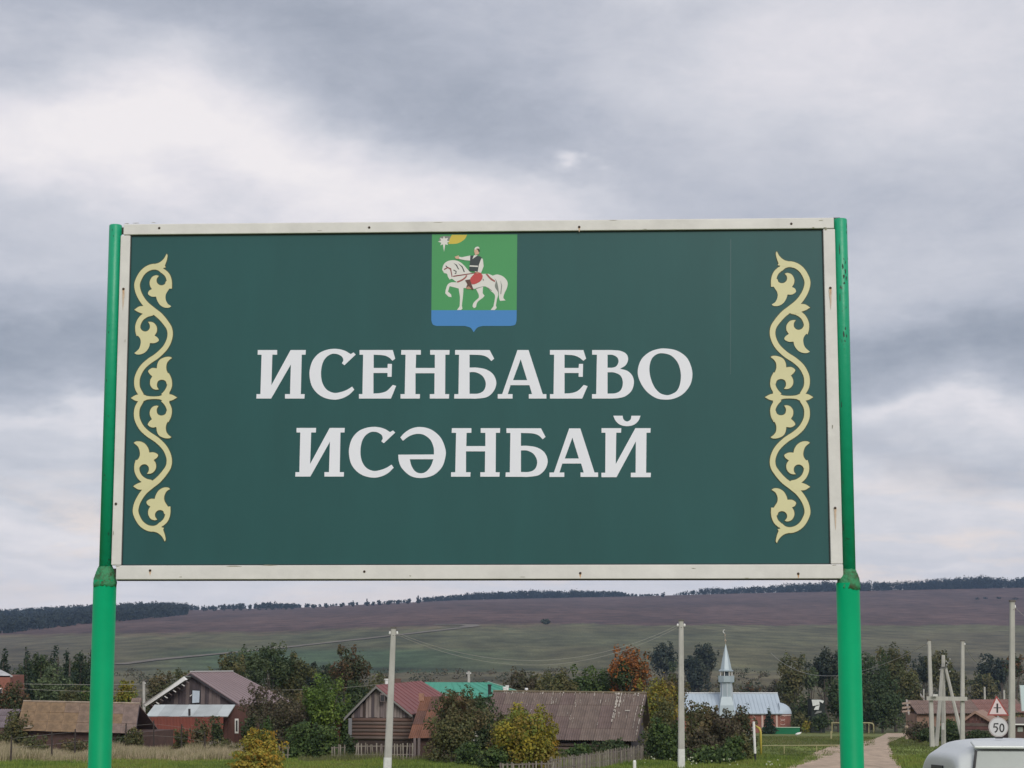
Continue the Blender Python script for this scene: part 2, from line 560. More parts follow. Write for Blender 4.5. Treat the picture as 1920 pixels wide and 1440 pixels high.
def ribbon_on_ground(name, L_, R_, m, lift=0.05):
    """L_, R_ lists of world xy for left and right edge"""
    v, f = [], []
    for a, b in zip(L_, R_):
        for t in (0, 0.25, 0.5, 0.75, 1):
            x = a[0]*(1-t) + b[0]*t; y = a[1]*(1-t) + b[1]*t
            v.append((x, y, float(ground_z(x, y)) + lift))
    for i in range(len(L_)-1):
        for k in range(4):
            f.append((i*5+k, i*5+k+1, (i+1)*5+k+1, (i+1)*5+k))
    o = part(name, v, f, m)
    return tag(o, kind='structure')
M_ROAD = mat('packed_dirt', (0.42, 0.315, 0.225), 0.95, var=0.30, vscale=0.8, stretch=(1.6, 0.35, 1), bump=0.3, bscale=6)
def dirt_road():
    left = [(1440, 1452), (1478, 1440), (1512, 1421), (1530, 1411), (1556, 1402), (1585, 1396), (1615, 1391), (1640, 1386), (1655, 1380), (1662, 1375)]
    right = [(1694, 1452), (1689, 1440), (1680, 1424), (1672, 1412), (1668, 1403), (1664, 1397), (1668, 1392), (1682, 1387), (1694, 1381), (1702, 1375)]
    def dense(pts):
        out = []
        for i in range(len(pts)-1):
            a, b = hit(*pts[i]), hit(*pts[i+1])
            for k in range(8):
                t = k/8
                out.append((a[0]*(1-t)+b[0]*t + random.gauss(0, 0.07), a[1]*(1-t)+b[1]*t))
        out.append(tuple(hit(*pts[-1])[:2]))
        return out
    ribbon_on_ground('dirt_road', dense(left), dense(right), M_ROAD)
dirt_road()
M_TRACK = mat('pale_track_dirt', (0.15, 0.13, 0.10), 0.95, var=0.2, vscale=0.02)
def track(pts, w):
    c = []
    for i in range(len(pts)-1):
        for k in range(10):
            t = k/10
            c.append(hit(pts[i][0]*(1-t)+pts[i+1][0]*t, pts[i][1]*(1-t)+pts[i+1][1]*t))
    L_, R_ = [], []
    for i in range(len(c)):
        d = c[min(i+1, len(c)-1)] - c[max(i-1, 0)]
        n = np.array([-d[1], d[0]]) / (math.hypot(d[0], d[1]) + 1e-6)
        n = n * w * 0.5 * random.uniform(0.85, 1.15)
        L_.append((c[i][0]-n[0], c[i][1]-n[1])); R_.append((c[i][0]+n[0], c[i][1]+n[1]))
    ribbon_on_ground('dirt_track', L_, R_, M_TRACK, 0.4)
track([(222, 1247), (300, 1237), (420, 1226), (540, 1214), (640, 1203), (740, 1192), (820, 1183), (872, 1177)], 9)
track([(872, 1177), (886, 1174), (880, 1172), (850, 1171.5), (810, 1171.5)], 12)
# ------------------------------------------------------------------ village name board
SIGN_Y = 7.8
SA = R(2.4)
s_dir = np.array([math.cos(SA), -math.sin(SA), 0.0])
s_nrm = np.array([-math.sin(SA), -math.cos(SA), 0.0])
s_q0 = P(895, 750, SIGN_Y)
def Sg(px, py, off=0.0):
    """point of the sign face seen at a pixel, off metres proud of it"""
    d = ray(px, py)
    C = np.array([0, 0, EYE])
    t = np.dot(s_q0 - C, s_nrm) / np.dot(d, s_nrm)
    return C + d*t + s_nrm*off
def uv(p):
    d = p - s_q0
    return float(np.dot(d, s_dir)), float(p[2])
def UV(u, z, off=0.0):
    p = s_q0 + s_dir*u + s_nrm*off
    p[2] = z
    return p

M_PANEL = mat('green_sign_film', (0.018, 0.087, 0.088), 0.33, var=0.09, vscale=2.2, spec=0.38, stretch=(1.5, 1.5, 0.35))
M_LETTER = mat('white_letter_film', (0.79, 0.80, 0.87), 0.4, var=0.02)
M_FRAME = mat('painted_white_steel', (0.68, 0.665, 0.64), 0.45, var=0.09, vscale=7, bump=0.08, bscale=30)
M_POST = mat('green_paint', (0.0, 0.31, 0.125), 0.5, var=0.07, vscale=5, spec=0.15, bump=0.05, bscale=25)
M_POSTOLD = mat('chipped_green_paint', (0.002, 0.33, 0.165), 0.42, vscale=16, col2=(0.03, 0.06, 0.035), thresh=(0.30, 0.36), bump=0.25, bscale=22)
M_WELD = mat('mossy_weld', (0.035, 0.25, 0.105), 0.7, vscale=24, col2=(0.05, 0.075, 0.03), thresh=(0.34, 0.5), bump=0.9, bscale=60)
M_ORN = mat('cream_ornament_film', (0.66, 0.62, 0.36), 0.45, var=0.04)
M_ORNE = mat('olive_ornament_edge', (0.07, 0.085, 0.035), 0.5)
M_RUST = mat('rust_stain', (0.55, 0.30, 0.13), 0.9, var=0.3, vscale=60)
M_RUSTP = mat('pale_rust_run', (0.60, 0.47, 0.36), 0.8, var=0.1, vscale=60)
M_SCREW = mat('rusty_screw', (0.045, 0.025, 0.015), 0.7, var=0.3, vscale=80)

sg = thing('village_sign', (float(P(895, 750, SIGN_Y)[0]), SIGN_Y, float(ground_z(0, SIGN_Y))),
           'large dark green village name board with white letters on two green posts', 'sign')
uL = (uv(Sg(232, 420))[0] + uv(Sg(205, 1085))[0]) / 2
uLi = (uv(Sg(246, 438))[0] + uv(Sg(228, 1056))[0]) / 2
uR = (uv(Sg(1567, 412))[0] + uv(Sg(1578, 1088))[0]) / 2
uRi = (uv(Sg(1547, 434))[0] + uv(Sg(1553, 1062))[0]) / 2
zT = (uv(Sg(232, 420))[1] + uv(Sg(1565, 411))[1]) / 2
zTi = (uv(Sg(246, 438))[1] + uv(Sg(1547, 433))[1]) / 2
zB = (uv(Sg(212, 1084))[1] + uv(Sg(1578, 1088))[1]) / 2
zBi = (uv(Sg(228, 1057))[1] + uv(Sg(1553, 1062))[1]) / 2
RD, RF = 0.030, 0.012       # rail depth behind and in front of the face
def rail(u0, u1, z0, z1, front=RF, name='frame_rail'):
    A = UV(u0, z0, -RD)
    b = MB().box(A, UV(u1, z0, -RD) - A, np.array([0, 0, z1 - z0]), s_nrm*(RD + front))
    o = b.make(name, M_FRAME, sg)
    bv = o.modifiers.new('bevel', 'BEVEL'); bv.width = 0.003; bv.segments = 2
    return o
rail(uL + 0.012, uR - 0.004, zTi, zT, RF + 0.003)                       # top
rail(uL + 0.022, uR, zB, zBi, RF + 0.003)                               # bottom
rail(uL, uLi, zBi + 0.002, zTi - 0.002)                                 # left
rail(uRi, uR, zBi + 0.002, zTi - 0.002)                                 # right
# inner lip of the frame
lip = MB()
for (u0, u1, z0, z1) in ((uLi, uRi, zTi - 0.004, zTi - 0.0005), (uLi, uRi, zBi + 0.0005, zBi + 0.004),
                         (uLi + 0.0005, uLi + 0.004, zBi + 0.005, zTi - 0.005), (uRi - 0.004, uRi - 0.0005, zBi + 0.005, zTi - 0.005)):
    A = UV(u0, z0, 0.001)
    lip.box(A, UV(u1, z0, 0.001) - A, np.array([0, 0, z1 - z0]), s_nrm*0.004)
lip.make('frame_lip', mat('dark_gap', (0.03, 0.035, 0.035), 0.7), sg)
# dark strip that paints in the shade line under the bottom rail
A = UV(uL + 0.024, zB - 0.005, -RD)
MB().box(A, UV(uR - 0.002, zB - 0.005, -RD) - A, np.array([0, 0, 0.0048]), s_nrm*(RD + 0.004)).make('under_rail_shade', mat('rusty_steel_and_shade', (0.06, 0.05, 0.045), 0.8, var=0.3, vscale=50), sg)
# panel
A = UV(uLi - 0.006, zBi - 0.006, -0.012)
MB().box(A, UV(uRi + 0.006, zBi - 0.006, -0.012) - A, np.array([0, 0, zTi - zBi + 0.012]), s_nrm*0.012).make('panel', M_PANEL, sg)
# faint seam in the film
sm = [Sg(1369, 448, .0006), Sg(1371, 448, .0006), Sg(1370.3, 702, .0006), Sg(1369, 702, .0006)]
part('film_seam', sm, [(0, 1, 2, 3)], mat('seam_film', (0.035, 0.105, 0.11), 0.4), sg)

def smooth_run(p0, pts, p1):
    """Catmull-Rom through p0, pts..., p1"""
    q = [p0] + pts + [p1]
    q = [2*np.array(q[0]) - np.array(q[1])] + [np.array(a, float) for a in q] + [2*np.array(q[-1]) - np.array(q[-2])]
    out = []
    for i in range(1, len(q)-2):
        for k in range(7):
            t = k/7
            a, b, c, d = q[i-1], q[i], q[i+1], q[i+2]
            out.append(0.5*((2*b) + (c-a)*t + (2*a-5*b+4*c-d)*t*t + (3*b-a-3*c+d)*t**3))
    return out
def contour(pts):
    """corner points are (x, y), points of a smooth run (x, y, 1)"""
    n = len(pts)
    corners = [i for i in range(n) if len(pts[i]) == 2]
    if not corners:
        q = [np.array(p[:2], float) for p in pts]
        out = []
        for i in range(n):
            a, b, c, d = q[i-1], q[i], q[(i+1) % n], q[(i+2) % n]
            for k in range(7):
                t = k/7
                out.append(0.5*((2*b) + (c-a)*t + (2*a-5*b+4*c-d)*t*t + (3*b-a-3*c+d)*t**3))
        return out
    out = []
    s = corners[0]
    i = 0
    while i < n:
        cur = pts[(s+i) % n]
        j = i + 1
        run = []
        while len(pts[(s+j) % n]) == 3:
            run.append(pts[(s+j) % n][:2]); j += 1
        nxt = pts[(s+j) % n]
        if run:
            out += smooth_run(cur[:2], run, nxt[:2])
        else:
            out.append(np.array(cur[:2], float))
        i = j
    return out
def film(conts, off, thick=0.0008):
    """flat shape on the sign face from image-space contours; returns verts, faces"""
    loops = [[Sg(p[0], p[1], off) for p in c] for c in conts]
    flat = [p for l in loops for p in l]
    tri = tessellate_polygon([[Vector((uv(p)[0], uv(p)[1], 0)) for p in l] for l in loops])
    n = len(flat)
    v = flat + [p - s_nrm*thick for p in flat]
    f = []
    for t in tri:
        a, b, c = (flat[i] for i in t)
        nn = np.cross(b-a, c-a)
        f.append(tuple(t) if np.dot(nn, s_nrm) > 0 else tuple(t)[::-1])
    k = 0
    for l in loops:
        m = len(l)
        for i in range(m):
            f.append((k+i, k+(i+1) % m, k+(i+1) % m+n, k+i+n))
        k += m
    return v, f

Z1 = 1920/430.0
def conv(pts, ox, oy, z, sx=0, sy=0):
    return [((p[0]+sx)/z + ox, (p[1]+sy)/z + oy) + tuple(p[2:]) for p in pts]
s = 1
G_I = [[(60,118),(222,118),(222,157),(182,157),(174,412),(335,118),(462,118),(460,157),(428,157),(420,487),(453,487),(450,524),(288,524),(288,487),(330,487),(337,238),(172,524),(48,524),(50,487),(82,487),(92,157),(59,157)]]
G_S = [[(862,138),(880,156),(785,245),(764,228),(776,205,s),(768,178,s),(745,160,s),(715,150,s),(675,152,s),(632,180,s),(602,230,s),(589,310,s),(600,390,s),(638,450,s),(700,477,s),(760,468,s),(808,450,s),(850,424),(868,450),(820,495,s),(760,524,s),(695,533,s),(620,518,s),(558,480,s),(512,418,s),(494,340,s),(496,280,s),(520,205,s),(572,146,s),(640,116,s),(715,108,s),(785,122,s),(838,152)]]
G_E = [[(912,118),(1190,118),(1210,190),(1188,208),(1155,178,s),(1110,162,s),(1030,157),(1030,268),(1146,268),(1148,234),(1183,234),(1180,342),(1146,342),(1146,310),(1028,310),(1028,482),(1085,478,s),(1140,460,s),(1190,410),(1218,418),(1175,524),(907,524),(907,487),(936,487),(942,157),(912,157)]]
G_N = [[(1262,118),(1425,118),(1425,157),(1385,157),(1382,268),(1542,268),(1542,157),(1503,157),(1503,118),(1666,118),(1664,157),(1630,157),(1628,487),(1662,487),(1660,524),(1500,524),(1500,487),(1538,487),(1540,312),(1380,312),(1380,487),(1418,487),(1416,524),(1255,524),(1255,487),(1290,487),(1297,157),(1260,157)]]
G_B = [[(-119,118),(170,118),(208,190),(185,210),(150,178,s),(100,161,s),(2,157),(2,265),(60,265,s),(140,280,s),(200,322,s),(226,390,s),(205,460,s),(150,510,s),(65,524,s),(0,524),(-127,524),(-125,487),(-91,487),(-86,157),(-119,157)],
       [(2,303),(55,305,s),(110,335,s),(138,395,s),(122,455,s),(75,482,s),(2,484)]]
G_A = [[(403,118),(496,118),(615,487),(645,487),(645,524),(498,524),(498,487),(525,487),(503,412),(345,412),(322,487),(362,487),(362,524),(238,524),(238,487),(275,487)], [(430,195),(484,370),(366,370)]]
G_E2 = [[(675,118),(955,118),(978,190),(955,208),(915,178,s),(868,162,s),(797,157),(797,268),(915,268),(918,234),(952,234),(950,342),(915,342),(915,310),(797,310),(797,482),(855,478,s),(910,458,s),(958,410),(990,420),(945,524),(675,524),(675,487),(705,487),(710,157),(675,157)]]
G_V = [[(1028,118),(1190,118),(1265,125,s),(1315,152,s),(1329,198,s),(1308,245,s),(1262,275),(1322,292,s),(1364,332,s),(1378,388,s),(1360,455,s),(1310,502,s),(1250,520,s),(1195,524),(1027,524),(1027,487),(1062,487),(1068,157),(1028,157)],
       [(1157,157),(1200,159,s),(1238,180,s),(1249,215,s),(1232,252,s),(1200,265,s),(1157,266)], [(1157,304),(1212,306,s),(1265,332,s),(1285,388,s),(1270,450,s),(1225,479,s),(1157,483)]]
G_O = [[(1640,105,s),(1740,124,s),(1825,188,s),(1866,298,s),(1853,400,s),(1795,480,s),(1720,522,s),(1640,533,s),(1560,518,s),(1480,460,s),(1425,372,s),(1410,290,s),(1438,200,s),(1500,140,s),(1570,112,s)],
       [(1620,145,s),(1690,165,s),(1745,225,s),(1770,312,s),(1764,400,s),(1735,462,s),(1680,492,s),(1640,494,s),(1590,474,s),(1545,420,s),(1515,340,s),(1508,260,s),(1528,190,s),(1570,153,s)]]
G_I2 = [[(385,770),(548,770),(546,808),(507,808),(498,1072),(662,770),(788,770),(786,808),(752,808),(746,1140),(781,1140),(780,1177),(618,1177),(618,1140),(656,1140),(664,885),(500,1177),(374,1177),(376,1140),(408,1140),(416,808),(384,808)]]
G_SH = [[(1253,850),(1288,812,s),(1345,776,s),(1420,762,s),(1510,783,s),(1590,850,s),(1630,945,s),(1630,1015,s),(1600,1100,s),(1530,1165,s),(1430,1189,s),(1340,1172,s),(1270,1112,s),(1242,1052,s),(1236,994),(1535,992),(1532,935,s),(1505,870,s),(1450,828,s),(1390,820,s),(1330,838,s),(1275,877)],
        [(1332,1032),(1530,1032),(1508,1090,s),(1470,1135,s),(1425,1150,s),(1380,1135,s),(1348,1090,s)]]
G_Y = [[(1107,772),(1272,772),(1270,810),(1230,810),(1226,1072),(1390,772),(1518,772),(1516,810),(1483,810),(1480,1145),(1520,1145),(1518,1182),(1352,1182),(1352,1145),(1392,1145),(1394,882),(1232,1182),(1106,1182),(1106,1145),(1138,1145),(1140,810),(1107,810)]]
G_BR = [[(1205,668),(1283,668),(1292,700,s),(1320,716,s),(1349,700,s),(1357,668),(1433,668),(1415,710,s),(1378,743,s),(1320,755,s),(1262,743,s),(1225,710,s)]]
def letter(groups, region, sx=0, sy=0):
    ox = 470 if region == 1 else 880
    V_, F_ = [], []
    for g in groups:
        v, f = film([contour(conv(c, ox, 630, Z1, sx, sy)) for c in g], 0.0016, 0.0014)
        k = len(V_)
        V_ += v; F_ += [tuple(i+k for i in q) for q in f]
    part('letter', V_, F_, M_LETTER, sg)
letter([G_I], 1); letter([G_S], 1); letter([G_E], 1); letter([G_N], 1)
letter([G_B], 2); letter([G_A], 2); letter([G_E2], 2); letter([G_V], 2); letter([G_O], 2)
letter([G_I2], 1); letter([G_S], 1, 330, 653); letter([G_SH], 1); letter([G_N], 1, 423, 654)
letter([G_B], 2, 430, 655); letter([G_A], 2, 433, 656); letter([G_Y, G_BR], 2)

# ornament: traced from the upper half of the right-hand band, mirrored for the rest
ZO = 617/120.0
def ribbon_c(pts, widths, grow=0.0):
    q = [np.array(p, float) for p in pts]
    c, w = [], []
    n = len(q)
    for i in range(n-1):
        a = q[max(i-1, 0)] if i > 0 else 2*q[0]-q[1]
        b, cc = q[i], q[i+1]
        d = q[i+2] if i+2 < n else 2*q[-1]-q[-2]
        for k in range(8):
            t = k/8
            c.append(0.5*((2*b)+(cc-a)*t+(2*a-5*b+4*cc-d)*t*t+(3*b-a-3*cc+d)*t**3))
            w.append(widths[i]*(1-t)+widths[i+1]*t + grow)
    c.append(q[-1]); w.append(widths[-1] + grow)
    L_, R_ = [], []
    for i in range(len(c)):
        d = c[min(i+1, len(c)-1)] - c[max(i-1, 0)]
        d = d/(np.linalg.norm(d)+1e-9)
        nn = np.array([-d[1], d[0]])
        L_.append(c[i]+nn*w[i]/2); R_.append(c[i]-nn*w[i]/2)
    return L_ + R_[::-1]
def grow_poly(c, g):
    if g == 0: return c
    c = [np.array(p, float) for p in c]
    area = sum(c[i-1][0]*c[i][1]-c[i][0]*c[i-1][1] for i in range(len(c)))
    sgn = 1 if area > 0 else -1
    out = []
    for i in range(len(c)):
        d = c[(i+1) % len(c)] - c[i-1]
        L_ = np.linalg.norm(d)
        nn = np.array([d[1], -d[0]])/(L_+1e-9)*sgn
        out.append(c[i]+nn*g)
    return out
O_STEMS = [
    ([(222,232),(262,196),(320,184),(385,205),(440,255),(480,340),(475,410),(445,480),(395,548),(330,605),(255,662),(190,735),(152,800),(150,880),(190,970),(270,1050),(360,1110),(425,1170),(465,1240),(478,1300),(470,1370),(430,1440)],
     [44,52,56,54,54,56,56,56,58,62,60,56,54,52,52,54,54,54,54,54,52,48]),
    ([(330,632),(385,650),(440,690),(470,750),(470,805),(455,850)], [60,52,50,50,54,60]),
    ([(180,1235),(155,1290),(150,1350),(175,1405),(215,1446)], [50,52,50,50,46]),
    ([(160,400),(158,330),(178,270),(222,226)], [56,50,48,46]),
]
O_SHAPES = [
    [(187,60),(215,108,s),(262,145,s),(330,162),(330,205),(250,205),(195,192),(204,176),(186,125,s),(178,78,s)],
    [(138,372),(165,412,s),(192,458,s),(193,505,s),(172,548,s),(137,572),(160,586,s),(205,584,s),(250,558,s),(278,515,s),(290,476),(335,475,s),(371,450,s),(362,420,s),(333,402),(352,368,s),(354,325,s),(330,283,s),(292,268,s),(264,274),(284,302,s),(284,335,s),(262,360,s),(232,367,s),(203,355,s),(187,325,s),(134,325)],
    [(372,560),(415,566),(462,572,s),(508,601),(470,624,s),(428,640),(400,660),(300,655),(330,600)],
    [(498,785),(480,840,s),(448,885,s),(442,930,s),(460,985,s),(505,1026),(480,1039,s),(435,1037,s),(390,1014,s),(358,970,s),(348,930),(300,930,s),(261,908,s),(270,880,s),(303,856),(281,820,s),(281,775,s),(305,738,s),(335,724,s),(369,722),(352,750,s),(352,785,s),(373,810,s),(402,816,s),(430,804,s),(447,780),(497,765)],
    [(150,1345),(129,1310),(150,1258,s),(180,1195,s),(180,1140,s),(160,1105,s),(127,1078),(150,1067,s),(195,1070,s),(245,1092,s),(270,1130,s),(278,1178),(325,1175,s),(363,1200,s),(352,1228,s),(323,1256),(343,1295,s),(342,1340,s),(318,1374,s),(285,1386,s),(258,1384),(275,1352,s),(270,1312,s),(247,1293,s),(215,1291,s),(188,1305,s),(176,1335)],
]
O_MID = [[(72,1465),(118,1440,s),(160,1430),(205,1440,s),(255,1450,s),(310,1453,s),(370,1448,s),(420,1436,s),(455,1430),(495,1440,s),(537,1465),(495,1490,s),(455,1500),(420,1494,s),(370,1482,s),(310,1477,s),(255,1480,s),(205,1490,s),(160,1500),(118,1490,s)],
         [(150,1400),(200,1430),(255,1453),(310,1459),(365,1452),(415,1430),(455,1400),(455,1530),(415,1500),(365,1478),(310,1471),(255,1477),(200,1500),(150,1530)]]
# the sign-face points of the right band
def orn_pt_r(x, y):
    return (1420 + x/ZO + (y-1465)/ZO*0.022*0 , 460 + y/ZO)
MIDY = 460 + 1465/ZO
def ornament(mirror):
    lay = []
    def mapper(x, y, flip):
        # band coordinates (metres on the board) from the traced pixels, then placed
        if flip: y = 2*1465 - y
        p = Sg(1420 + x/ZO, 460 + y/ZO)
        u, z = uv(p)
        # a traced vertical drifts with the lens; keep the band upright
        c = uv(Sg(1420 + 305/ZO, MIDY))
        zc = c[1]
        dz_ = z - zc
        if flip: dz_ *= 1.0
        if mirror:
            cl = uv(Sg(289, 746))
            return cl[0] - (u - c[0]) * 0.985, cl[1] + dz_
        return u, z
    v, f, fm = [], [], []
    n = 0
    for pas, (mi, grow) in enumerate(((1, 7.0), (0, 0.0))):
        for flip in (False, True):
            shapes = [ribbon_c(p_, w_, grow*2) for p_, w_ in O_STEMS] + [grow_poly(contour(q), grow) for q in O_SHAPES]
            if not flip:
                shapes += [grow_poly(contour(q), grow) for q in O_MID]
            for sh in shapes:
                pts = [mapper(p[0], p[1], flip) for p in sh]
                off = 0.0008 + 0.00008*n + (0.0008 if pas else 0)
                n += 1
                tri = tessellate_polygon([[Vector((p[0], p[1], 0)) for p in pts]])
                k = len(v)
                v += [UV(p[0], p[1], off) for p in pts]
                for t in tri:
                    a, b, c = (np.array(pts[i]) for i in t)
                    cr = (b-a)[0]*(c-a)[1]-(b-a)[1]*(c-a)[0]
                    tt = tuple(t) if cr > 0 else tuple(t)[::-1]
                    f.append(tuple(i+k for i in tt)); fm.append(mi)
    part('ornament', v, f, None, sg, mats=[M_ORN, M_ORNE], fm=fm)
ornament(False)
ornament(True)

# coat of arms
ZE = 1178/180.0
E_MATS = {}
def EM(name, c):
    if name not in E_MATS:
        E_MATS[name] = mat('print_' + name, c, 0.4, var=0.02)
    return E_MATS[name]
e_layer = [0]
def emb(shapes, name, parent):
    """shapes: (colour name, rgb, contour)"""
    v, f, fm, ms = [], [], [], []
    for cname, c, pts in shapes:
        m = EM(cname, c)
        if m not in ms: ms.append(m)
        e_layer[0] += 1
        off = 0.0006 + e_layer[0]*0.00009
        cc = contour(conv(pts, 800, 420, ZE))
        vv, ff = film([cc], off, 0.00004)
        k = len(v)
        v += vv; f += [tuple(i+k for i in q) for q in ff]; fm += [ms.index(m)]*len(ff)
    return part(name, v, f, None, parent, mats=ms, fm=fm)
GR, BL, WH, BK, RD_, YE, GY, SK, BRN = (0.055, 0.30, 0.10), (0.045, 0.22, 0.54), (0.70, 0.69, 0.66), (0.02, 0.03, 0.03), (0.50, 0.06, 0.06), (0.60, 0.47, 0.06), (0.20, 0.22, 0.20), (0.62, 0.40, 0.28), (0.10, 0.04, 0.03)
crest = emb([('green', GR, [(65,128),(1112,128),(1104,1060),(58,1060)]),
             ('blue', BL, [(58,1058),(1105,1058),(1103,1185),(1085,1235,s),(1030,1251),(690,1251),(625,1270,s),(577,1328),(540,1275,s),(470,1251),(120,1251),(75,1232,s),(57,1180)])], 'coat_of_arms', sg)
emb([('gold', YE, [(310,133),(497,133),(462,190,s),(380,238,s),(270,246),(268,215),(290,170)]),
     ('pale', GY, [(150,195),(170,160,s),(220,148,s),(300,150),(270,215),(180,235)])], 'golden_disc', crest)
emb([('white', WH, [(213,145),(226,178),(262,170),(250,205),(284,215),(252,228),(262,258),(228,250),(213,342),(200,250),(168,262),(178,230),(138,216),(178,204),(165,172),(200,180)])], 'white_star', crest)
emb([('grey', GY, [(760,640),(840,640),(880,720,s),(885,830,s),(860,860),(830,780,s)]),
     ('white', WH, [(805,636),(870,620,s),(945,650,s),(992,712,s),(985,785,s),(955,850,s),(942,905,s),(968,938),(900,944),(888,900,s),(882,800,s),(858,700,s)]),
     ('white', WH, [(190,560),(208,500,s),(255,458,s),(335,445,s),(405,465,s),(460,510,s),(505,560,s),(548,598,s),(640,612),(760,612),(815,640,s),(850,700),(838,770,s),(878,850,s),(862,930,s),(850,1000),(860,1030),(835,1056),(785,1056),(820,1010),(838,880,s),(785,820,s),(728,768),(692,765),(688,850),(710,880),(690,905,s),(625,958,s),(605,1020),(580,1034),(562,1010),(578,965,s),(640,905),(638,865,s),(605,798),(560,792),(452,786),(446,880,s),(432,1000),(440,1040),(420,1056),(372,1056),(405,1010),(408,900,s),(392,792),(340,778,s),(282,764),(262,830),(300,865),(306,898),(268,890,s),(228,850),(236,800,s),(258,745,s),(300,718,s),(372,716),(322,680),(310,672),(282,682),(262,650,s),(248,612,s),(214,602)]),
     ('dark', BK, [(380,480),(440,520),(470,590),(455,590),(430,530)]), ('dark', BK, [(330,480),(370,500),(400,560),(385,555),(360,510)]), ('dark', BK, [(235,508),(262,530),(258,545),(232,520)]),
     ('maroon', (0.22, 0.04, 0.04), [(212,552),(258,528),(300,545),(318,650),(308,652),(288,560),(258,542),(216,566)]),
     ('dark', BK, [(330,560),(368,580),(362,615),(340,610),(355,600),(356,585),(328,570)]),
     ('maroon', (0.22, 0.04, 0.04), [(325,636),(600,596),(602,606),(326,650)]),
     ('redbrown', (0.33, 0.09, 0.08), [(370,705),(430,680,s),(470,650,s),(484,626),(500,634),(480,665,s),(440,695,s),(380,722)]),
     ('redbrown', (0.33, 0.09, 0.08), [(722,615),(745,612),(790,660,s),(840,695),(838,714),(780,680,s)]),
     ('grey', GY, [(600,800),(690,770),(692,765),(600,790)]), ('grey', GY, [(686,670),(702,680),(700,700),(690,690)]), ('grey', GY, [(745,775),(800,815),(798,822),(745,785)]),
     ('grey', GY, [(905,690),(925,760),(915,860),(905,860),(915,760)])], 'white_horse', crest)
emb([('red', RD_, [(590,606),(655,590),(688,640,s),(662,700,s),(600,735,s),(558,742),(532,700,s),(540,660)]),
     ('white', WH, [(590,520),(612,520),(612,600),(590,585)]), 
     ('boot', BRN, [(472,690),(530,680),(548,730),(575,806),(562,812),(520,770),(480,790),(500,740)]),
     ('sole', (0.45, 0.25, 0.16), [(480,782),(520,765),(550,800),(495,800)]),
     ('white', WH, [(378,396),(430,410),(536,388),(545,452),(470,446),(402,432)]),
     ('white', WH, [(650,415),(690,430),(700,520),(668,602),(625,590),(640,480)]),
     ('vest', (0.03, 0.045, 0.05), [(536,390),(580,388),(650,395),(676,412),(642,500),(628,582),(520,578),(532,470)]),
     ('white', WH, [(580,385),(628,385),(562,432)]),
     ('white', WH, [(530,508),(632,514),(630,530),(526,524)]),
     ('skin', SK, [(343,405),(392,386),(402,430),(362,430)]),
     ('skin', SK, [(582,330),(598,298,s),(625,290,s),(648,318,s),(640,370),(596,386)]),
     ('white', WH, [(585,312),(602,287,s),(632,280,s),(652,302),(618,300),(600,318)]),
     ('dark', BK, [(612,305),(640,306),(655,330),(640,352),(630,325)]),
     ('redhand', (0.5, 0.2, 0.15), [(600,588),(640,592),(635,612),(604,612)])], 'rider', crest)

# screws with the rust that runs from them
def disc(c, r, h, m, name, parent, n=10):
    x, y = s_dir, np.array([0, 0, 1.0])
    ring = [c + r*(math.cos(2*math.pi*k/n)*x + math.sin(2*math.pi*k/n)*y) for k in range(n)]
    top = [p*1.0 + s_nrm*h + (c-p)*0.35 for p in ring]
    f = [(k, (k+1) % n, n+(k+1) % n, n+k) for k in range(n)] + [tuple(range(n, 2*n))]
    return part(name, ring + top, f, m, parent)
for (x, y, st) in ((300,429,0), (693,428,0), (1086,427,0.35), (1483,421,0), (233,543,0.5), (219,945,0), (1556,541,0.5), (1565,953,0.1),
                   (283,1070,0.8), (684,1072,0), (1088,1075,0.9), (1496,1076,1)):
    c = Sg(x, y, RF + 0.0032) + s_nrm*0.0003
    disc(c, 0.0055, 0.003, M_SCREW, 'screw', sg)
    if st:
        edge = y > 1000 or y < 440
        wd, ln = 0.011, (0.026 if edge else 0.095)
        for (m, ww, ll, o) in ((M_RUSTP, wd, ln, 0.0002), (M_RUST, wd*0.55*st, ln*(0.8 if edge else 0.35), 0.0004)):
            pts = []
            k = 9
            for i in range(k):
                t = i/(k-1)
                pts.append(c + s_nrm*(o-0.0006) + s_dir*(-ww*0.5*(1-t**1.5)*random.uniform(0.75, 1.2)) + np.array([0, 0, 0.003 - ll*t]))
            for i in range(k)[::-1]:
                t = i/(k-1)
                pts.append(c + s_nrm*(o-0.0006) + s_dir*(ww*0.5*(1-t**1.5)*random.uniform(0.75, 1.2) + 0.0004) + np.array([0, 0, 0.003 - ll*t]))
            if edge and y > 1000:
                lo = zB + 0.001
                pts = [np.array([p[0], p[1], max(p[2], lo)]) for p in pts]
            f = [(i, i+1, 2*k-2-i, 2*k-1-i) for i in range(k-1)]
            part('rust_stain', pts, f, m, sg)
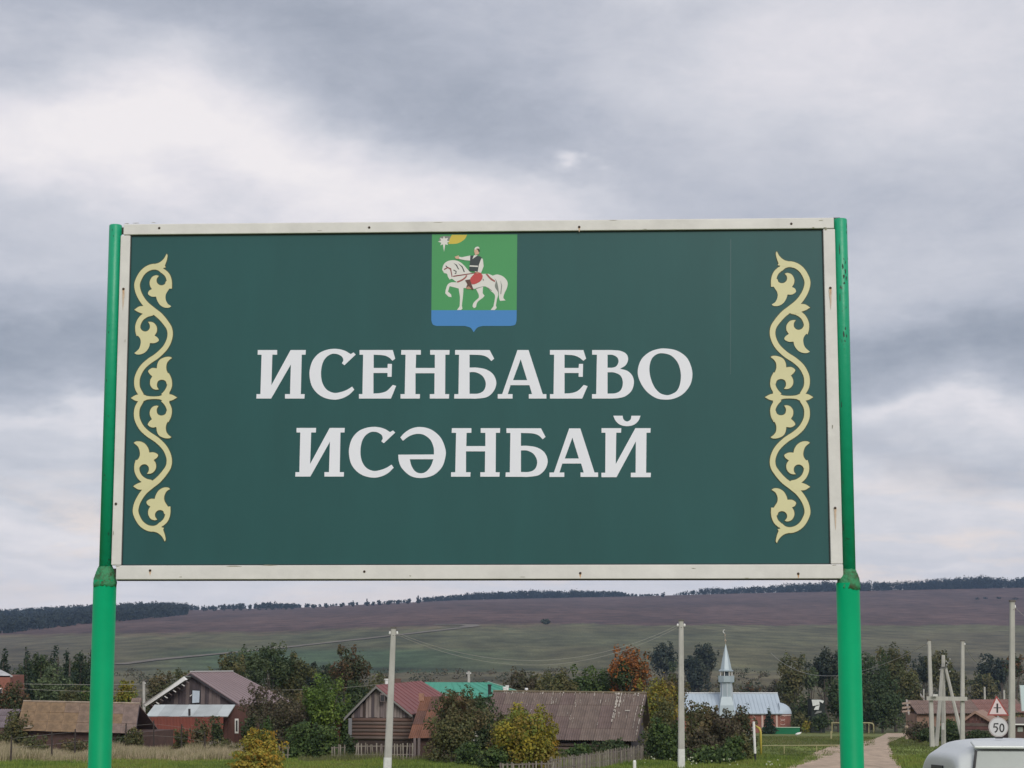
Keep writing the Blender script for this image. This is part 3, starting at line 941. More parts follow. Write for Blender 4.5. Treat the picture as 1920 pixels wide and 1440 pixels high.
# scuffs of worn paint along the rails
M_SCUFF = mat('scuffed_paint', (0.30, 0.285, 0.22), 0.9, var=0.3, vscale=40)
def scuff(x, y, wpx, hpx):
    c = Sg(x, y, RF + 0.0035)
    n = 9
    ring = [c + s_dir*(wpx/448*0.5*math.cos(2*math.pi*k/n)*random.uniform(0.5, 1.2)) + np.array([0, 0, hpx/448*0.5*math.sin(2*math.pi*k/n)*random.uniform(0.5, 1.2)]) for k in range(n)]
    part('paint_scuff', ring, [tuple(range(n))[::-1]], M_SCUFF, sg)
for q in ((240,420.5,9,1.6), (258,419.8,16,1.4), (290,419,10,1.2), (440,1062,40,1.6), (505,1060,30,2), (222,1062,10,2), (1538,415,12,1.5), (1524,428,6,2),
          (1300,1066,9,1.3), (980,1082,14,1.2), (600,434,12,1), (820,418.5,20,1), (1210,431,8,1.2), (1548,431,5,3), (770,1080,5,2), (1150,414.6,14,1.1),
          (1400,1084,10,1.2), (340,1082,8,1.4), (1560,800,2,8), (214,1000,1.6,9), (236,640,1.5,7), (1546,428,8,1.4), (1563,1060,10,1.6)):
    scuff(*q)
# posts
gz = float(ground_z(0, SIGN_Y))
def post(px_low, px_up, y_join, y_top, dep_off, r_low, r_up, pym):
    base = Sg(px_low, 1130, dep_off)
    up = Sg(px_up, 1060, dep_off)
    zj = P(px_low, y_join, base[1])[2]
    zt = P(px_up, y_top, up[1])[2]
    lo = MB().tube([(base[0], base[1], gz-0.3), (base[0], base[1], zj-0.022)], r_low, 28)
    lo.make('lower_post', M_POST, sg, smooth=True)
    hi = MB().tube([(up[0], up[1], zj - 0.01), (up[0], up[1], zt-0.004), (up[0], up[1], zt)], [r_up, r_up, r_up-0.003], 24)
    hi.make('upper_post', M_POSTOLD, sg, smooth=True)
    prof = [(r_low+0.0005, zj-0.048), (r_low+0.001, zj-0.034), (r_low-0.001, zj-0.018), (r_low*0.93, zj-0.005), (r_low*0.8, zj+0.012), (r_up*1.22, zj+0.024), (r_up*1.02, zj+0.034)]
    b = MB().lathe((base[0]*0.5+up[0]*0.5, base[1], 0), prof, 36)
    for i, p in enumerate(b.v):
        dx_, dy_ = p[0]-base[0], p[1]-base[1]
        k = 1 + random.uniform(-0.03, 0.03)
        b.v[i] = np.array([base[0]+dx_*k, base[1]+dy_*k, p[2]+random.uniform(-0.004, 0.004)])
    b.make('weld_collar', M_WELD, sg, smooth=True)
    return base, up, zj, zt
pl = post(194, 196.5, 1078, 422, -0.015, 0.0478, 0.0275, 0)
pr = post(1591.5, 1592, 1083, 411, -0.015, 0.0478, 0.0288, 0)
# chips in the paint of the right upper post
def chips(pp, rr, spots):
    M_CH = mat('bare_dark_chip', (0.035, 0.06, 0.045), 0.8, var=0.5, vscale=90)
    for (px_, py_, w_, h_) in spots:
        z0 = P(px_, py_, pp[1][1])[2]
        uo = (px_ - (960 + F_PX*pp[1][0]/(pp[1][1]*CP + (z0-EYE)*SP)))/F_PX*7.8
        a0 = math.asin(max(-.93, min(.93, uo/rr)))
        n = 9; pts = []
        for k in range(n):
            t = 2*math.pi*k/n; q = random.uniform(.45, 1.15)
            a = a0 + math.cos(t)*q*w_/F_PX*7.8/2/rr
            pts.append(np.array([pp[1][0] + (rr+.0006)*math.sin(a), pp[1][1] - (rr+.0006)*math.cos(a), z0 + math.sin(t)*q*h_/F_PX*7.8/2]))
        part('paint_chip', pts, [tuple(range(n))], M_CH, sg)
chips(pr, .0288, [(1586, 425, 1.5, 20), (1586, 437, 2, 8), (1580, 488, 2, 6), (1583, 494, 2, 8), (1578, 503, 3, 14), (1583, 511, 3, 9), (1580, 521, 6, 10), (1585, 524, 3, 8), (1581, 533, 4, 6), (1589, 486, 2, 4),
                  (1583, 618, 3, 8), (1580, 629, 4, 14), (1585, 632, 3, 8), (1582, 641, 3, 5), (1596, 620, 2, 4), (1572, 470, 2, 30), (1573, 560, 1.5, 18), (1576, 760, 1.5, 14), (1580, 990, 2, 16), (1579, 905, 1.5, 8)])
chips(pl, .0275, [(213, 433, 2, 4), (215, 445, 2, 3), (207, 612, 1.5, 3), (206, 625, 2, 5), (202, 715, 1.5, 6), (199, 892, 2, 4), (201, 901, 1.5, 4)])
# steel lugs between posts and frame
for (pp, side, ys) in ((pl, 1, (424, 1070)), (pr, -1, (418, 1050, 1080))):
    for y in ys:
        z = P(200, y, SIGN_Y)[2]
        u0 = uv(pp[1])[0]
        ue = (uL if side > 0 else uR)
        A = UV(min(u0, ue + 0.02*side), z - 0.018, -0.02)
        B = UV(max(u0, ue + 0.02*side), z - 0.018, -0.02)
        MB().box(A, B-A, np.array([0, 0, 0.03]), s_nrm*0.006).make('bracket', mat('rusty_steel_and_shade', (0.06, 0.05, 0.045), 0.8, var=0.3, vscale=50), sg)
# stringers behind the board
for px_ in (500, 895, 1290):
    A = UV(uv(Sg(px_, 750))[0]-0.02, zB+0.01, -0.055)
    MB().box(A, s_dir*0.04, np.array([0, 0, zT-zB-0.02]), s_nrm*0.024).make('back_stiffener', M_FRAME, sg)
# ------------------------------------------------------------------ concrete poles, wires
def pole(px_top, py_top, px_base, Y, w_top, w_base, label, cat='utility pole', group='concrete poles of the power line', ins=2, painted=False, hooks=0.36):
    b = on_ground(px_base, Y)
    t = P(px_top, py_top, Y)
    g = thing('utility_pole', b, label, cat, group)
    k = MB()
    for c, w in ((b - np.array([0, 0, 0.4]), w_base), (t, w_top)):
        pass
    c0, c1 = b - np.array([0, 0, 0.4]), t
    ch = 0.18
    def ring(c, w):
        a, d = w/2, w/2*(1-ch*1.6)
        q = [(-d,-a),(d,-a),(a,-d),(a,d),(d,a),(-d,a),(-a,d),(-a,-d)]
        return [c + np.array([x, y, 0]) for x, y in q]
    v = ring(c0, w_base) + ring(c1, w_top)
    f = [(i, (i+1) % 8, 8+(i+1) % 8, 8+i) for i in range(8)] + [tuple(range(8, 16))]
    part('shaft', v, f, M_CONC, g)
    cap = MB().box(t + np.array([-w_top*0.62, -w_top*0.62, -0.02]), (w_top*1.24, 0, 0), (0, w_top*1.24, 0), (0, 0, 0.09))
    if ins: cap.make('pole_cap', mat('dark_cap_steel', (0.12, 0.11, 0.10), 0.7), g)
    pts = []
    for sx in ((-1, 1) if ins == 2 else ((ins,) if ins else ())):
        o = t + np.array([sx*hooks*0.5, 0, -0.28])
        h = MB().tube([t + np.array([0, -w_top*0.5, -0.36]), o + np.array([0, -w_top*0.3, -0.10]), o], 0.018, 6)
        hk = h.make('insulator_hook', mat('dark_cap_steel', (0.12, 0.11, 0.10), 0.7), g)
        MB().lathe(o, [(0.03, -0.03), (0.065, 0.0), (0.05, 0.05), (0.06, 0.08), (0.03, 0.13)], 8).make('insulator', M_GLASSW, hk, smooth=True)
        pts.append(o + np.array([0, 0, 0.05]))
    if painted:
        h = painted
        s_ = 1.03
        def lerp(t_): return w_base*(1-t_) + w_top*t_
        H = t[2]-b[2]
        v = ring(b + (t-b)*0.0, lerp(0)*s_) + ring(b + (t-b)*(h/H), lerp(h/H)*s_)
        part('painted_band', v, [(i, (i+1) % 8, 8+(i+1) % 8, 8+i) for i in range(8)], mat('whitewash', (0.62, 0.63, 0.60), 0.8, var=0.12, vscale=5), g)
    return g, pts
p1, i1 = pole(738, 1178, 726, 95, 0.24, 0.40, 'leaning grey concrete pole in front of the old log barn', painted=0.75)
p2, i2 = pole(1277, 1164, 1277.5, 101, 0.24, 0.36, 'grey concrete pole with white band at its foot, left of the mosque', painted=1.05)
p3, i3 = pole(1742, 1201, 1748, 146, 0.24, 0.36, 'left leg of the twin concrete poles joined by a crossbeam', ins=-1, hooks=0.2)
p4, i4 = pole(1805, 1202, 1804, 146, 0.24, 0.36, 'right leg of the twin concrete poles joined by a crossbeam', ins=1, hooks=0.3)
p5, i5 = pole(1898, 1128, 1896, 85, 0.20, 0.30, 'tall concrete pole right of the speed limit sign, nearest and highest of its row', ins=1, hooks=0.2)
p6, i6 = pole(269.5, 1277, 271, 200, 0.24, 0.32, 'slender pale pole left of the purple roofed house', ins=1, hooks=0.3)
p7, i7 = pole(879, 1258, 880, 188, 0.24, 0.32, 'pale pole with insulators in front of the green roof')
p8, i8 = pole(1846, 1288, 1848, 232, 0.20, 0.28, 'thin distant pole behind the small red gable, left of the warning triangle', ins=0)
p9, i9 = pole(1882.5, 1294, 1885, 238, 0.20, 0.28, 'thin distant pole behind the warning triangle', ins=0)
p10, i10 = pole(443, 1252, 443, 205, 0.20, 0.26, 'thin pale pole behind the purple roof', ins=1, hooks=0.3)
p11, i11 = pole(1732, 1292, 1732, 300, 0.20, 0.24, 'faint far pole beyond the right hand barn', ins=0)
# crossbeam belongs to the left leg
cb = MB().box(P(1737, 1313, 145.75), P(1813, 1314, 145.75)-P(1737, 1313, 145.75), (0, 0, 0.30), (0, -0.16, 0))
cb.make('crossbeam', M_CONC, p3)
MB().box(P(1748, 1305.5, 145.5), (0.36, 0, 0), (0, 0, 0.16), (0, -0.3, 0)).make('junction_box', mat('pale_grey_box', (0.55, 0.55, 0.52), 0.6), p3)
# A-frame support
ab = on_ground(1769, 150)
af = thing('strut_pole', ab, 'concrete pole propped by two slanting struts between the twin poles', 'utility pole', 'concrete poles of the power line')
def beam(name, a, b, w0, w1, parent, m=M_CONC):
    return MB().tube([a, b], [w0*0.6, w1*0.6], 6).make(name, m, parent)
beam('shaft', ab - [0, 0, .3], P(1768.5, 1228, 150), 0.34, 0.24, af)
beam('strut', on_ground(1755, 149)-[0, 0, .3], P(1766.5, 1252, 149.7), 0.30, 0.22, af)
beam('strut', on_ground(1809, 149)-[0, 0, .3], P(1772.5, 1250, 149.7), 0.28, 0.20, af)
MB().box(P(1758, 1252, 149.4), P(1777, 1251.5, 149.4)-P(1758, 1252, 149.4), (0, 0, 0.06), (0, 0.08, 0)).make('clamp_bar', M_DARK, af)
for (x, y) in ((1774, 1240), (1777, 1243), (1775, 1247), (1762, 1256), (1781, 1259), (1781, 1236)):
    MB().sphere(P(x, y, 149.5), 0.07, 6).make('insulator', mat('grey_insulator', (0.3, 0.3, 0.3), 0.4), af)
MB().box(P(1765, 1368, 149.3), (0.22, 0, 0), (0, 0, 0.5), (0, -0.15, 0)).make('meter_box', mat('pale_grey_box', (0.55, 0.55, 0.52), 0.6), af)

def wire(a, b, sag, label, group='overhead wires', r=0.010, n=28):
    a, b = np.asarray(a, float), np.asarray(b, float)
    pts = [a*(1-t)+b*t - np.array([0, 0, 4*sag*t*(1-t)]) for t in np.linspace(0, 1, n)]
    o = MB().tube(pts, r, 5).make('overhead_wire', M_WIRE, None, origin=a)
    return tag(o, label, 'wire', group)
wire(i1[1], i2[0], 1.62, 'upper of the two sagging wires between the leaning pole and the white banded pole')
wire(i1[1] + np.array([0, 0.4, -0.1]), i2[0] + np.array([0, 0.1, -0.12]), 1.75, 'lower of the two sagging wires between the leaning pole and the white banded pole')
wire(P(1445, 1224, 330), i3[0], 3.2, 'long pale wire from the left twin pole across the dark trees', r=0.028)
wire(P(1752, 1212, 147), P(1766, 1248, 149.6), 0.5, 'short slack wire down to the propped pole', r=0.02)
wire(i4[0], P(1848, 1238, 150), 0.7, 'short curved wire hanging from the right twin pole', r=0.02)
wire(i5[0], P(1940, 1165, 84), 0.1, 'wire leaving the tallest pole at the right edge', r=0.012)
wire(P(30, 1282, 160), P(262, 1283, 162), 0.05, 'higher thin wire across the left hand trees', r=0.016)
wire(P(30, 1291, 158), P(262, 1296, 160), 0.1, 'lower thin wire across the left hand trees', r=0.012)
wire(P(420, 1290, 155), P(720, 1282, 152), 0.3, 'thin wire over the bushes between the two gabled houses', r=0.013)

# ------------------------------------------------------------------ road signs
def road_signs():
    Y = 62
    b = on_ground(1872, Y)
    g = thing('road_sign', b, 'round speed limit plate reading 50 under a triangular crossroads warning plate', 'road sign')
    MB().tube([b - [0, 0, .3], P(1871, 1308, Y+0.06)], 0.035, 8).make('sign_post', M_METAL, g)
    def pl(px, py, o=0.0): return P(px, py, Y - o)
    quadprism('triangle_plate', [pl(1868.3, 1304), pl(1851, 1341.5), pl(1892.5, 1342)], (0, 0.02, 0), mat('faded_red_border', (0.34, 0.07, 0.06), 0.6), g)
    quadprism('triangle_face', [pl(1868.6, 1309, .006), pl(1855, 1339, .006), pl(1888, 1339.2, .006)], (0, 0.004, 0), mat('pinkish_white', (0.66, 0.55, 0.56), 0.6), g)
    cr = MB()
    for (x0, x1, y0, y1) in ((1868.4, 1871.6, 1319, 1336.5), (1863.2, 1868.2, 1326.3, 1327.9), (1871.8, 1877, 1326.3, 1327.9)):
        A = pl(x0, y1, .012)
        cr.box(A, pl(x1, y1, .012)-A, pl(x0, y0, .012)-A, (0, 0.004, 0))
    cr.make('crossroads_symbol', M_DARK, g)
    c = pl(1872, 1363.5)
    def disc_(r, yo, m, name):
        ring = [c + np.array([r*math.cos(2*math.pi*k/36), -yo, r*math.sin(2*math.pi*k/36)]) for k in range(36)]
        quadprism(name, ring[::-1], (0, 0.02 if yo == 0 else 0.004, 0), m, g)
    disc_(0.322, 0, mat('faded_ring', (0.46, 0.42, 0.43), 0.6), 'round_plate')
    disc_(0.285, 0.006, mat('grey_white_face', (0.60, 0.60, 0.62), 0.6), 'round_face')
    s1 = [(1872.0,1357.0),(1864.4,1357.0),(1863.6,1364.2),(1866.0,1362.8),(1868.8,1363.2),(1870.4,1366.2),(1868.8,1370.6),(1865.4,1373.0)]
    def stroke(pts, w, name):
        bb = MB()
        L_, R_ = [], []
        q = [np.array(p) for p in pts]
        for i in range(len(q)):
            d = q[min(i+1, len(q)-1)] - q[max(i-1, 0)]
            d = d/np.linalg.norm(d); nn = np.array([-d[1], d[0]])*w/2
            L_.append(q[i]+nn); R_.append(q[i]-nn)
        v = [pl(p[0], p[1], .014) for p in L_+R_]
        n = len(q)
        f = [(i, i+1, 2*n and n+i+1, n+i) for i in range(n-1)]
        part(name, v, f, M_DARK, g)
    stroke(s1, 2.6, 'numeral')
    th = np.linspace(0, 2*math.pi, 25)
    stroke([(1878.6 + 3.6*math.cos(t), 1364.8 + 7.2*math.sin(t)) for t in th], 2.5, 'numeral')
road_signs()
def board_right():
    Y = 100
    g = thing('notice_board', on_ground(1925, Y), 'pale blue board cut by the right edge of the picture', 'board')
    quadprism('board_panel', [P(1915, 1333, Y), P(1911.5, 1285, Y), P(1975, 1283, Y), P(1975, 1336, Y)][::-1], (0, 0.05, 0), mat('pale_blue_board', (0.52, 0.62, 0.64), 0.5), g)
    quadprism('board_edge', [P(1915.2, 1334, Y-.01), P(1911.3, 1284, Y-.01), P(1912.7, 1284, Y-.01), P(1916.6, 1334, Y-.01)], (0, 0.03, 0), M_METAL, g)
    for x in (1930, 1962):
        b = on_ground(x, Y+0.1)
        MB().tube([b, P(x, 1290, Y+0.1)], 0.04, 8).make('board_post', M_METAL, g)
board_right()

# ------------------------------------------------------------------ village buildings
def gable_planks(par, L, Rr, Ap, n, m, yoff, z0, z1=None, name='plank', gap=0.06, ragged=0.0, skip=()):
    """vertical boards of a gable between eave points L and Rr under apex Ap"""
    L, Rr, Ap = (np.asarray(q, float) for q in (L, Rr, Ap))
    d = Rr - L
    ta = np.dot((Ap-L)[:2], d[:2]) / np.dot(d[:2], d[:2])
    def top(t):
        return (L[2] + (Ap[2]-L[2])*t/ta) if t < ta else (Ap[2] + (Rr[2]-Ap[2])*(t-ta)/(1-ta))
    nrm = np.array([d[1], -d[0], 0]); nrm /= np.linalg.norm(nrm)
    for i in range(n):
        if i in skip: continue
        t0, t1 = (i+gap/2)/n, (i+1-gap/2)/n
        h0, h1 = top(t0), top(t1)
        if max(h0, h1) - z0 < 0.08: continue
        o = nrm*(yoff + random.uniform(0, 0.02))
        lo = z0 + random.uniform(0, ragged)
        def q(t, z): 
            p = L + d*t + o
            return np.array([p[0], p[1], z])
        pts = [q(t0, lo), q(t1, lo), q(t1, max(h1-0.03, lo+0.02))]
        if t0 < ta < t1: pts.append(q(ta, top(ta)-0.03))
        pts.append(q(t0, max(h0-0.03, lo+0.02)))
        quadprism(name, pts, -nrm*0.025, m if not isinstance(m, (list, tuple)) else random.choice(m), par)
    return nrm

M_PURPLE = mat('dusty_purple_roof_metal', (0.25, 0.185, 0.188), 0.5, var=0.08, vscale=0.7, spec=0.4)
M_REDROOF = mat('faded_red_roof_metal', (0.20, 0.055, 0.048), 0.55, var=0.14, vscale=0.6)
M_GREENR = mat('sea_green_roof_metal', (0.045, 0.30, 0.20), 0.5, var=0.08, vscale=0.5)
M_SLATE = mat('brown_grey_slate', (0.155, 0.112, 0.10), 0.9, var=0.25, vscale=1.2, bump=0.3, bscale=8)
M_SLATE2 = mat('greyer_brown_slate', (0.17, 0.13, 0.11), 0.9, var=0.28, vscale=1.4, bump=0.3, bscale=8)
M_SLATEW = mat('worn_whitish_slate', (0.42, 0.37, 0.33), 0.9, col2=(0.15, 0.11, 0.10), vscale=3, thresh=(0.42, 0.55), stretch=(7, .5, 0.5))
M_TAN = mat('tan_slate', (0.215, 0.142, 0.08), 0.9, var=0.38, vscale=1.6, bump=0.3, bscale=8)
M_TAN2 = mat('pinkish_tan_slate', (0.195, 0.14, 0.115), 0.9, var=0.36, vscale=1.8, bump=0.3, bscale=8)
M_TAN3 = mat('middle_tan_slate', (0.20, 0.138, 0.095), 0.9, var=0.38, vscale=1.7, bump=0.3, bscale=8)
M_RUSTR = mat('rusty_brown_roof', (0.17, 0.075, 0.045), 0.85, var=0.35, vscale=0.9)
M_LEAN = mat('grey_blue_sheet_metal', (0.40, 0.43, 0.43), 0.5, var=0.14, vscale=0.8, spec=0.4)
M_REDW = mat('red_painted_metal', (0.21, 0.06, 0.042), 0.6, var=0.2, vscale=0.6)
M_BRICK = mat('red_brick', (0.25, 0.10, 0.072), 0.9, var=0.2, vscale=2.0)
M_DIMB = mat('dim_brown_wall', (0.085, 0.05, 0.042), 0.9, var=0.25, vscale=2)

def house_purple():
    L, Rr, Ap = P(277, 1319, 146.8), P(450, 1320.5, 143.2), P(362, 1263, 145.0)
    E = P(437, 1262, 150.5)
    rv = E - Ap
    gz0 = float(ground_z(L[0], L[1])) - 0.3
    h = thing('wooden_house', (Ap[0], Ap[1], gz0+0.3), 'dark plank gabled house with a dusty purple metal roof and small white loft door', 'house', 'houses of the village')
    front = unit(np.array([(Rr-L)[1], -(Rr-L)[0], 0]))
    far = Rr + rv*1.35 + np.array([0, 0, -0.05])
    up = np.array([0, 0, 0.10])
    ov = front*0.35
    quadprism('roof', [Ap+ov+up, E+up, far+up, Rr+ov+(Rr-Ap)*0.05+up], (0, 0, -0.07), M_PURPLE, h)
    farL = L + rv*1.2
    quadprism('roof', [Ap+ov+up, L+ov+(L-Ap)*0.05+up, farL+up, E+up], (0, 0, -0.07), M_PURPLE, h)
    seams = MB()
    for i in range(1, 14):
        t = i/14
        a = Ap+ov + (E-Ap-ov)*t + up
        b = Rr+ov + (far-Rr-ov)*t + up
        seams.tube([a + [0, 0, .02], b + [0, 0, .02]], 0.018, 4)
    o = seams.make('roof_seams', M_PURPLE, h); o['kind'] = 'stuff'
    # ridge flashing, pale
    MB().tube([Ap+ov+up+[0, 0, .05], E+up+[0, 0, .05]], 0.06, 5).make('ridge_cap', mat('pale_ridge', (0.45, 0.43, 0.42), 0.6), h)
    # body
    d = Rr-L
    def q(p, z): return np.array([p[0], p[1], z])
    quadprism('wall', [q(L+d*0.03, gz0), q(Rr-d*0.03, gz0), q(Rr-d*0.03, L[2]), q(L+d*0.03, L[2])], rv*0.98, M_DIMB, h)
    quadprism('gable', [L+d*.03, Rr-d*.03, Ap-[0, 0, .1]], rv*0.5, M_WOODD, h)
    gable_planks(h, L, Rr, Ap, 24, [M_WOODD, M_WOODD, M_WOODG], 0.02, L[2], gap=0.08)
    # barge boards on the rakes
    for (a, b) in ((Ap, L), (Ap, Rr)):
        quadprism('barge_board', [a+ov, b+ov+(b-a)*.03, b+ov+(b-a)*.03-[0, 0, .17], a+ov-[0, 0, .17]], -ov*0.15, mat('dark_barge', (0.045, 0.04, 0.045), 0.8), h)
    # white trimmed wing roof to the left
    a, b, c = P(345, 1268.5, 143.8), P(269.5, 1322, 145.6), P(350, 1274, 143.6)
    quadprism('white_barge_board', [a, b, b + [0.16, 0, -0.10], c + [-0.12, 0, -0.06], c + [0.08, 0, 0.0]], (0, 0.06, 0), M_WHITE, h)
    quadprism('wing_roof', [a + [0, .05, .05], b + [-.05, .05, .05], b + rv*0.4, a + rv*0.4], (0, 0, -.05), mat('pale_green_grey_sheet', (0.33, 0.36, 0.33), 0.7), h)
    for i in range(9):
        t = (i+0.5)/9.5
        p = a*(1-t)+b*t + np.array([0.30, -0.02, -0.26])
        MB().box(p, (0.22, 0, -0.14), (0, 0.3, 0), (0.02, 0, 0.05)).make('rafter_end', M_WHITE if i % 2 else M_WOODG, h)
    # loft door
    k = L + d*((366.5-277)/(450-277.0)) + front*0.06
    x0, x1 = P(360, 1319, k[1]-0.02), P(374.5, 1319, k[1]-0.2)
    z1 = P(367, 1294.5, k[1])[2]
    fr = quadprism('loft_door', [q(x0-[.05,0,0], x0[2]), q(x1+[.05,0,0], x0[2]), q(x1+[.05,0,0], z1+.05), q(x0-[.05,0,0], z1+.05)], (0, 0.03, 0), M_DARK, h)
    quadprism('door_leaf', [q(x0+[.02,-.03,0], x0[2]+.03), q(x1+[-.04,-.03,0], x0[2]+.08), q(x1+[-.02,-.03,0], z1-.03), q(x0+[.02,-.03,0], z1)], (0, 0.02, 0), mat('pale_blue_white_board', (0.52, 0.60, 0.68), 0.6, var=0.08), fr)
    MB().tube([P(356, 1305.5, k[1]-.1), P(360, 1302.5, k[1]-.1)], 0.035, 5).make('lamp_bracket', M_WHITE, h)
    # lean-to in front
    A, B, D = P(290, 1321.5, 142.9), P(441, 1321.5, 141.4), P(273.5, 1343, 140.6)
    lt = slab('lean_to_roof', A, B, D, 0.05, M_LEAN, h)
    lt.name = 'lean_to_roof'
    n = unit(np.cross(B-A, D-A)); n = n if n[2] > 0 else -n
    for i in range(7):
        a0 = A + (B-A)*i/7 + n*(0.01+0.006*(i % 2)); u = (B-A)/7*0.99; w = (D-A)*random.uniform(1.0, 1.03)
        MB().box(a0, u, w, n*0.006).make('roof_sheet', M_LEAN if i % 3 else mat('paler_sheet_metal', (0.48, 0.52, 0.52), 0.5, var=0.12, vscale=0.8), lt)
    MB().tube([P(355.5, 1350, 139.9), P(355, 1329, 139.9)], 0.085, 8).make('stove_pipe', M_DARK, h)
    # brown side wing under the eave, with a white window
    w0, w1 = on_ground(417, 141.2), on_ground(462, 141.9)
    zt = P(430, 1322, 141.2)[2]
    quadprism('side_wing', [q(w0, w0[2]-.3), q(w1, w0[2]-.3), q(w1, zt-.3), q(P(441, 1321, 141.4), zt), q(w0, P(417, 1347, 141.2)[2])], (0.4, 3.0, 0), mat('dark_red_brown_boards', (0.095, 0.042, 0.034), 0.85, var=0.3, vscale=3, stretch=(1, 1, .2)), h)
    win = quadprism('window', [P(440.2, 1375, 140.9), P(447.2, 1375, 140.9), P(447.2, 1347.5, 140.9), P(440.2, 1347.5, 140.9)], (0, 0.08, 0), M_WHITE, h)
    quadprism('pane', [P(442.2, 1371.5, 140.88), P(445.4, 1371.5, 140.88), P(445.4, 1351, 140.88), P(442.2, 1351, 140.88)], (0, 0.01, 0), M_DARK, win)
    for i in range(6):
        a0 = on_ground(419+i*7, 141.0)
        MB().box([a0[0], a0[1]-.06-.004*(i % 2), a0[2]], ((7*141/3500)*.93, 0, 0), (0, 0.03, 0), (0, 0, 2.2)).make('board', mat('dark_red_brown_boards', (0.1, 0.04, 0.03)), h)
    return h
house_purple()

def red_fence():
    a, b = on_ground(254, 139.8), on_ground(418, 139.2)
    g = thing('metal_fence', a, 'dull red sheet metal fence below the grey lean-to roof', 'fence')
    n = 12
    top = P(300, 1344, 139.6)[2]
    U = (b-a)/n
    hgt = top - min(a[2], b[2]) + 0.3
    v, f, nn = corr_sheet(U*0.99, np.array([0, 0, hgt]), 0.01, 5, 0.018)
    datas = [mesh_data('fence_sheet', v, f, m) for m in (M_REDW, mat('browner_red_metal', (0.17, 0.06, 0.042), 0.6, var=0.2, vscale=0.6))]
    for i in range(n):
        o = bpy.data.objects.new('fence_sheet', datas[1 if i in (0, 1, 8, 10) else 0])
        p = a + U*i; p = np.array([p[0], p[1] - (0.012 if i % 2 else 0), top - hgt + random.uniform(-.03, .03)])
        link(o, g, p)
red_fence()

def tan_barn():
    A, B = P(44, 1317.5, 137), P(262, 1322, 134.2)
    D = P(31, 1369, 134.0)
    h = thing('old_barn', on_ground(140, 135), 'low barn with a patchy tan slate roof on the left', 'barn', 'barns of the village')
    slab('roof', A, B, D, 0.06, M_WOODD, h)
    def pk(r, c):
        return 1 if c > 4 and random.random() < .8 else (2 if c > 2 and random.random() < .6 else 0)
    sheet_roof(h, A, B, D, 8, 3, [M_TAN, M_TAN2, M_TAN3], waves=0, amp=0.0, pick=pk, jit=0.02)
    MB().tube([A + [0, 0, .12], B + [0, 0, .12]], 0.07, 6).make('ridge_cap', mat('pale_ridge_tiles', (0.34, 0.27, 0.21), 0.9, var=0.3, vscale=2), h)
    back = unit(np.cross(np.array([0, 0, 1.0]), B-A))
    slab('roof', A, B, A + back*3 - [0, 0, 1.9], 0.06, M_SLATE, h)
    C = B + D - A
    gz_ = float(ground_z(D[0], D[1])) - .3
    def q(p, z): return np.array([p[0], p[1], z])
    quadprism('wall', [q(D+back*.4, gz_), q(C+back*.4, gz_), q(C+back*.4, C[2]), q(D+back*.4, D[2])], back*5.2, M_DIMB, h)
    # a slipped sheet
    sp = P(43, 1366, 133.7)
    MB().box(sp, P(60, 1364, 133.7)-sp, (0.0, .4, .14), (0, 0, .03)).make('slipped_sheet', mat('pale_ridge_tiles', (0.34, 0.27, 0.21)), h)
tan_barn()

def tan_shed():
    A, B, D = P(248, 1310, 143.5), P(266, 1309, 143.2), P(241, 1343, 141.5)
    h = thing('small_shed', on_ground(252, 142), 'small tan roofed shed between the barn and the plank house', 'shed')
    slab('roof', A, B, D, 0.06, M_TAN2, h)
    sheet_roof(h, A, B, D, 1, 2, [M_TAN2], waves=5, amp=0.02)
    gz_ = float(ground_z(A[0], 143)) - .3
    def q(p, z): return np.array([p[0], p[1], z])
    C = B+D-A
    quadprism('wall', [q(D, gz_), q(C, gz_), q(C, C[2]-.1), q(D, D[2]-.1)], (0, 2.0, 0), M_DIMB, h)
    c = P(244, 1340, 139.5)
    MB().box(c - [.16, 0, .1], (.34, 0, 0), (0, .2, 0), (0, 0, .2)).make('white_block', M_WHITE, h)
tan_shed()

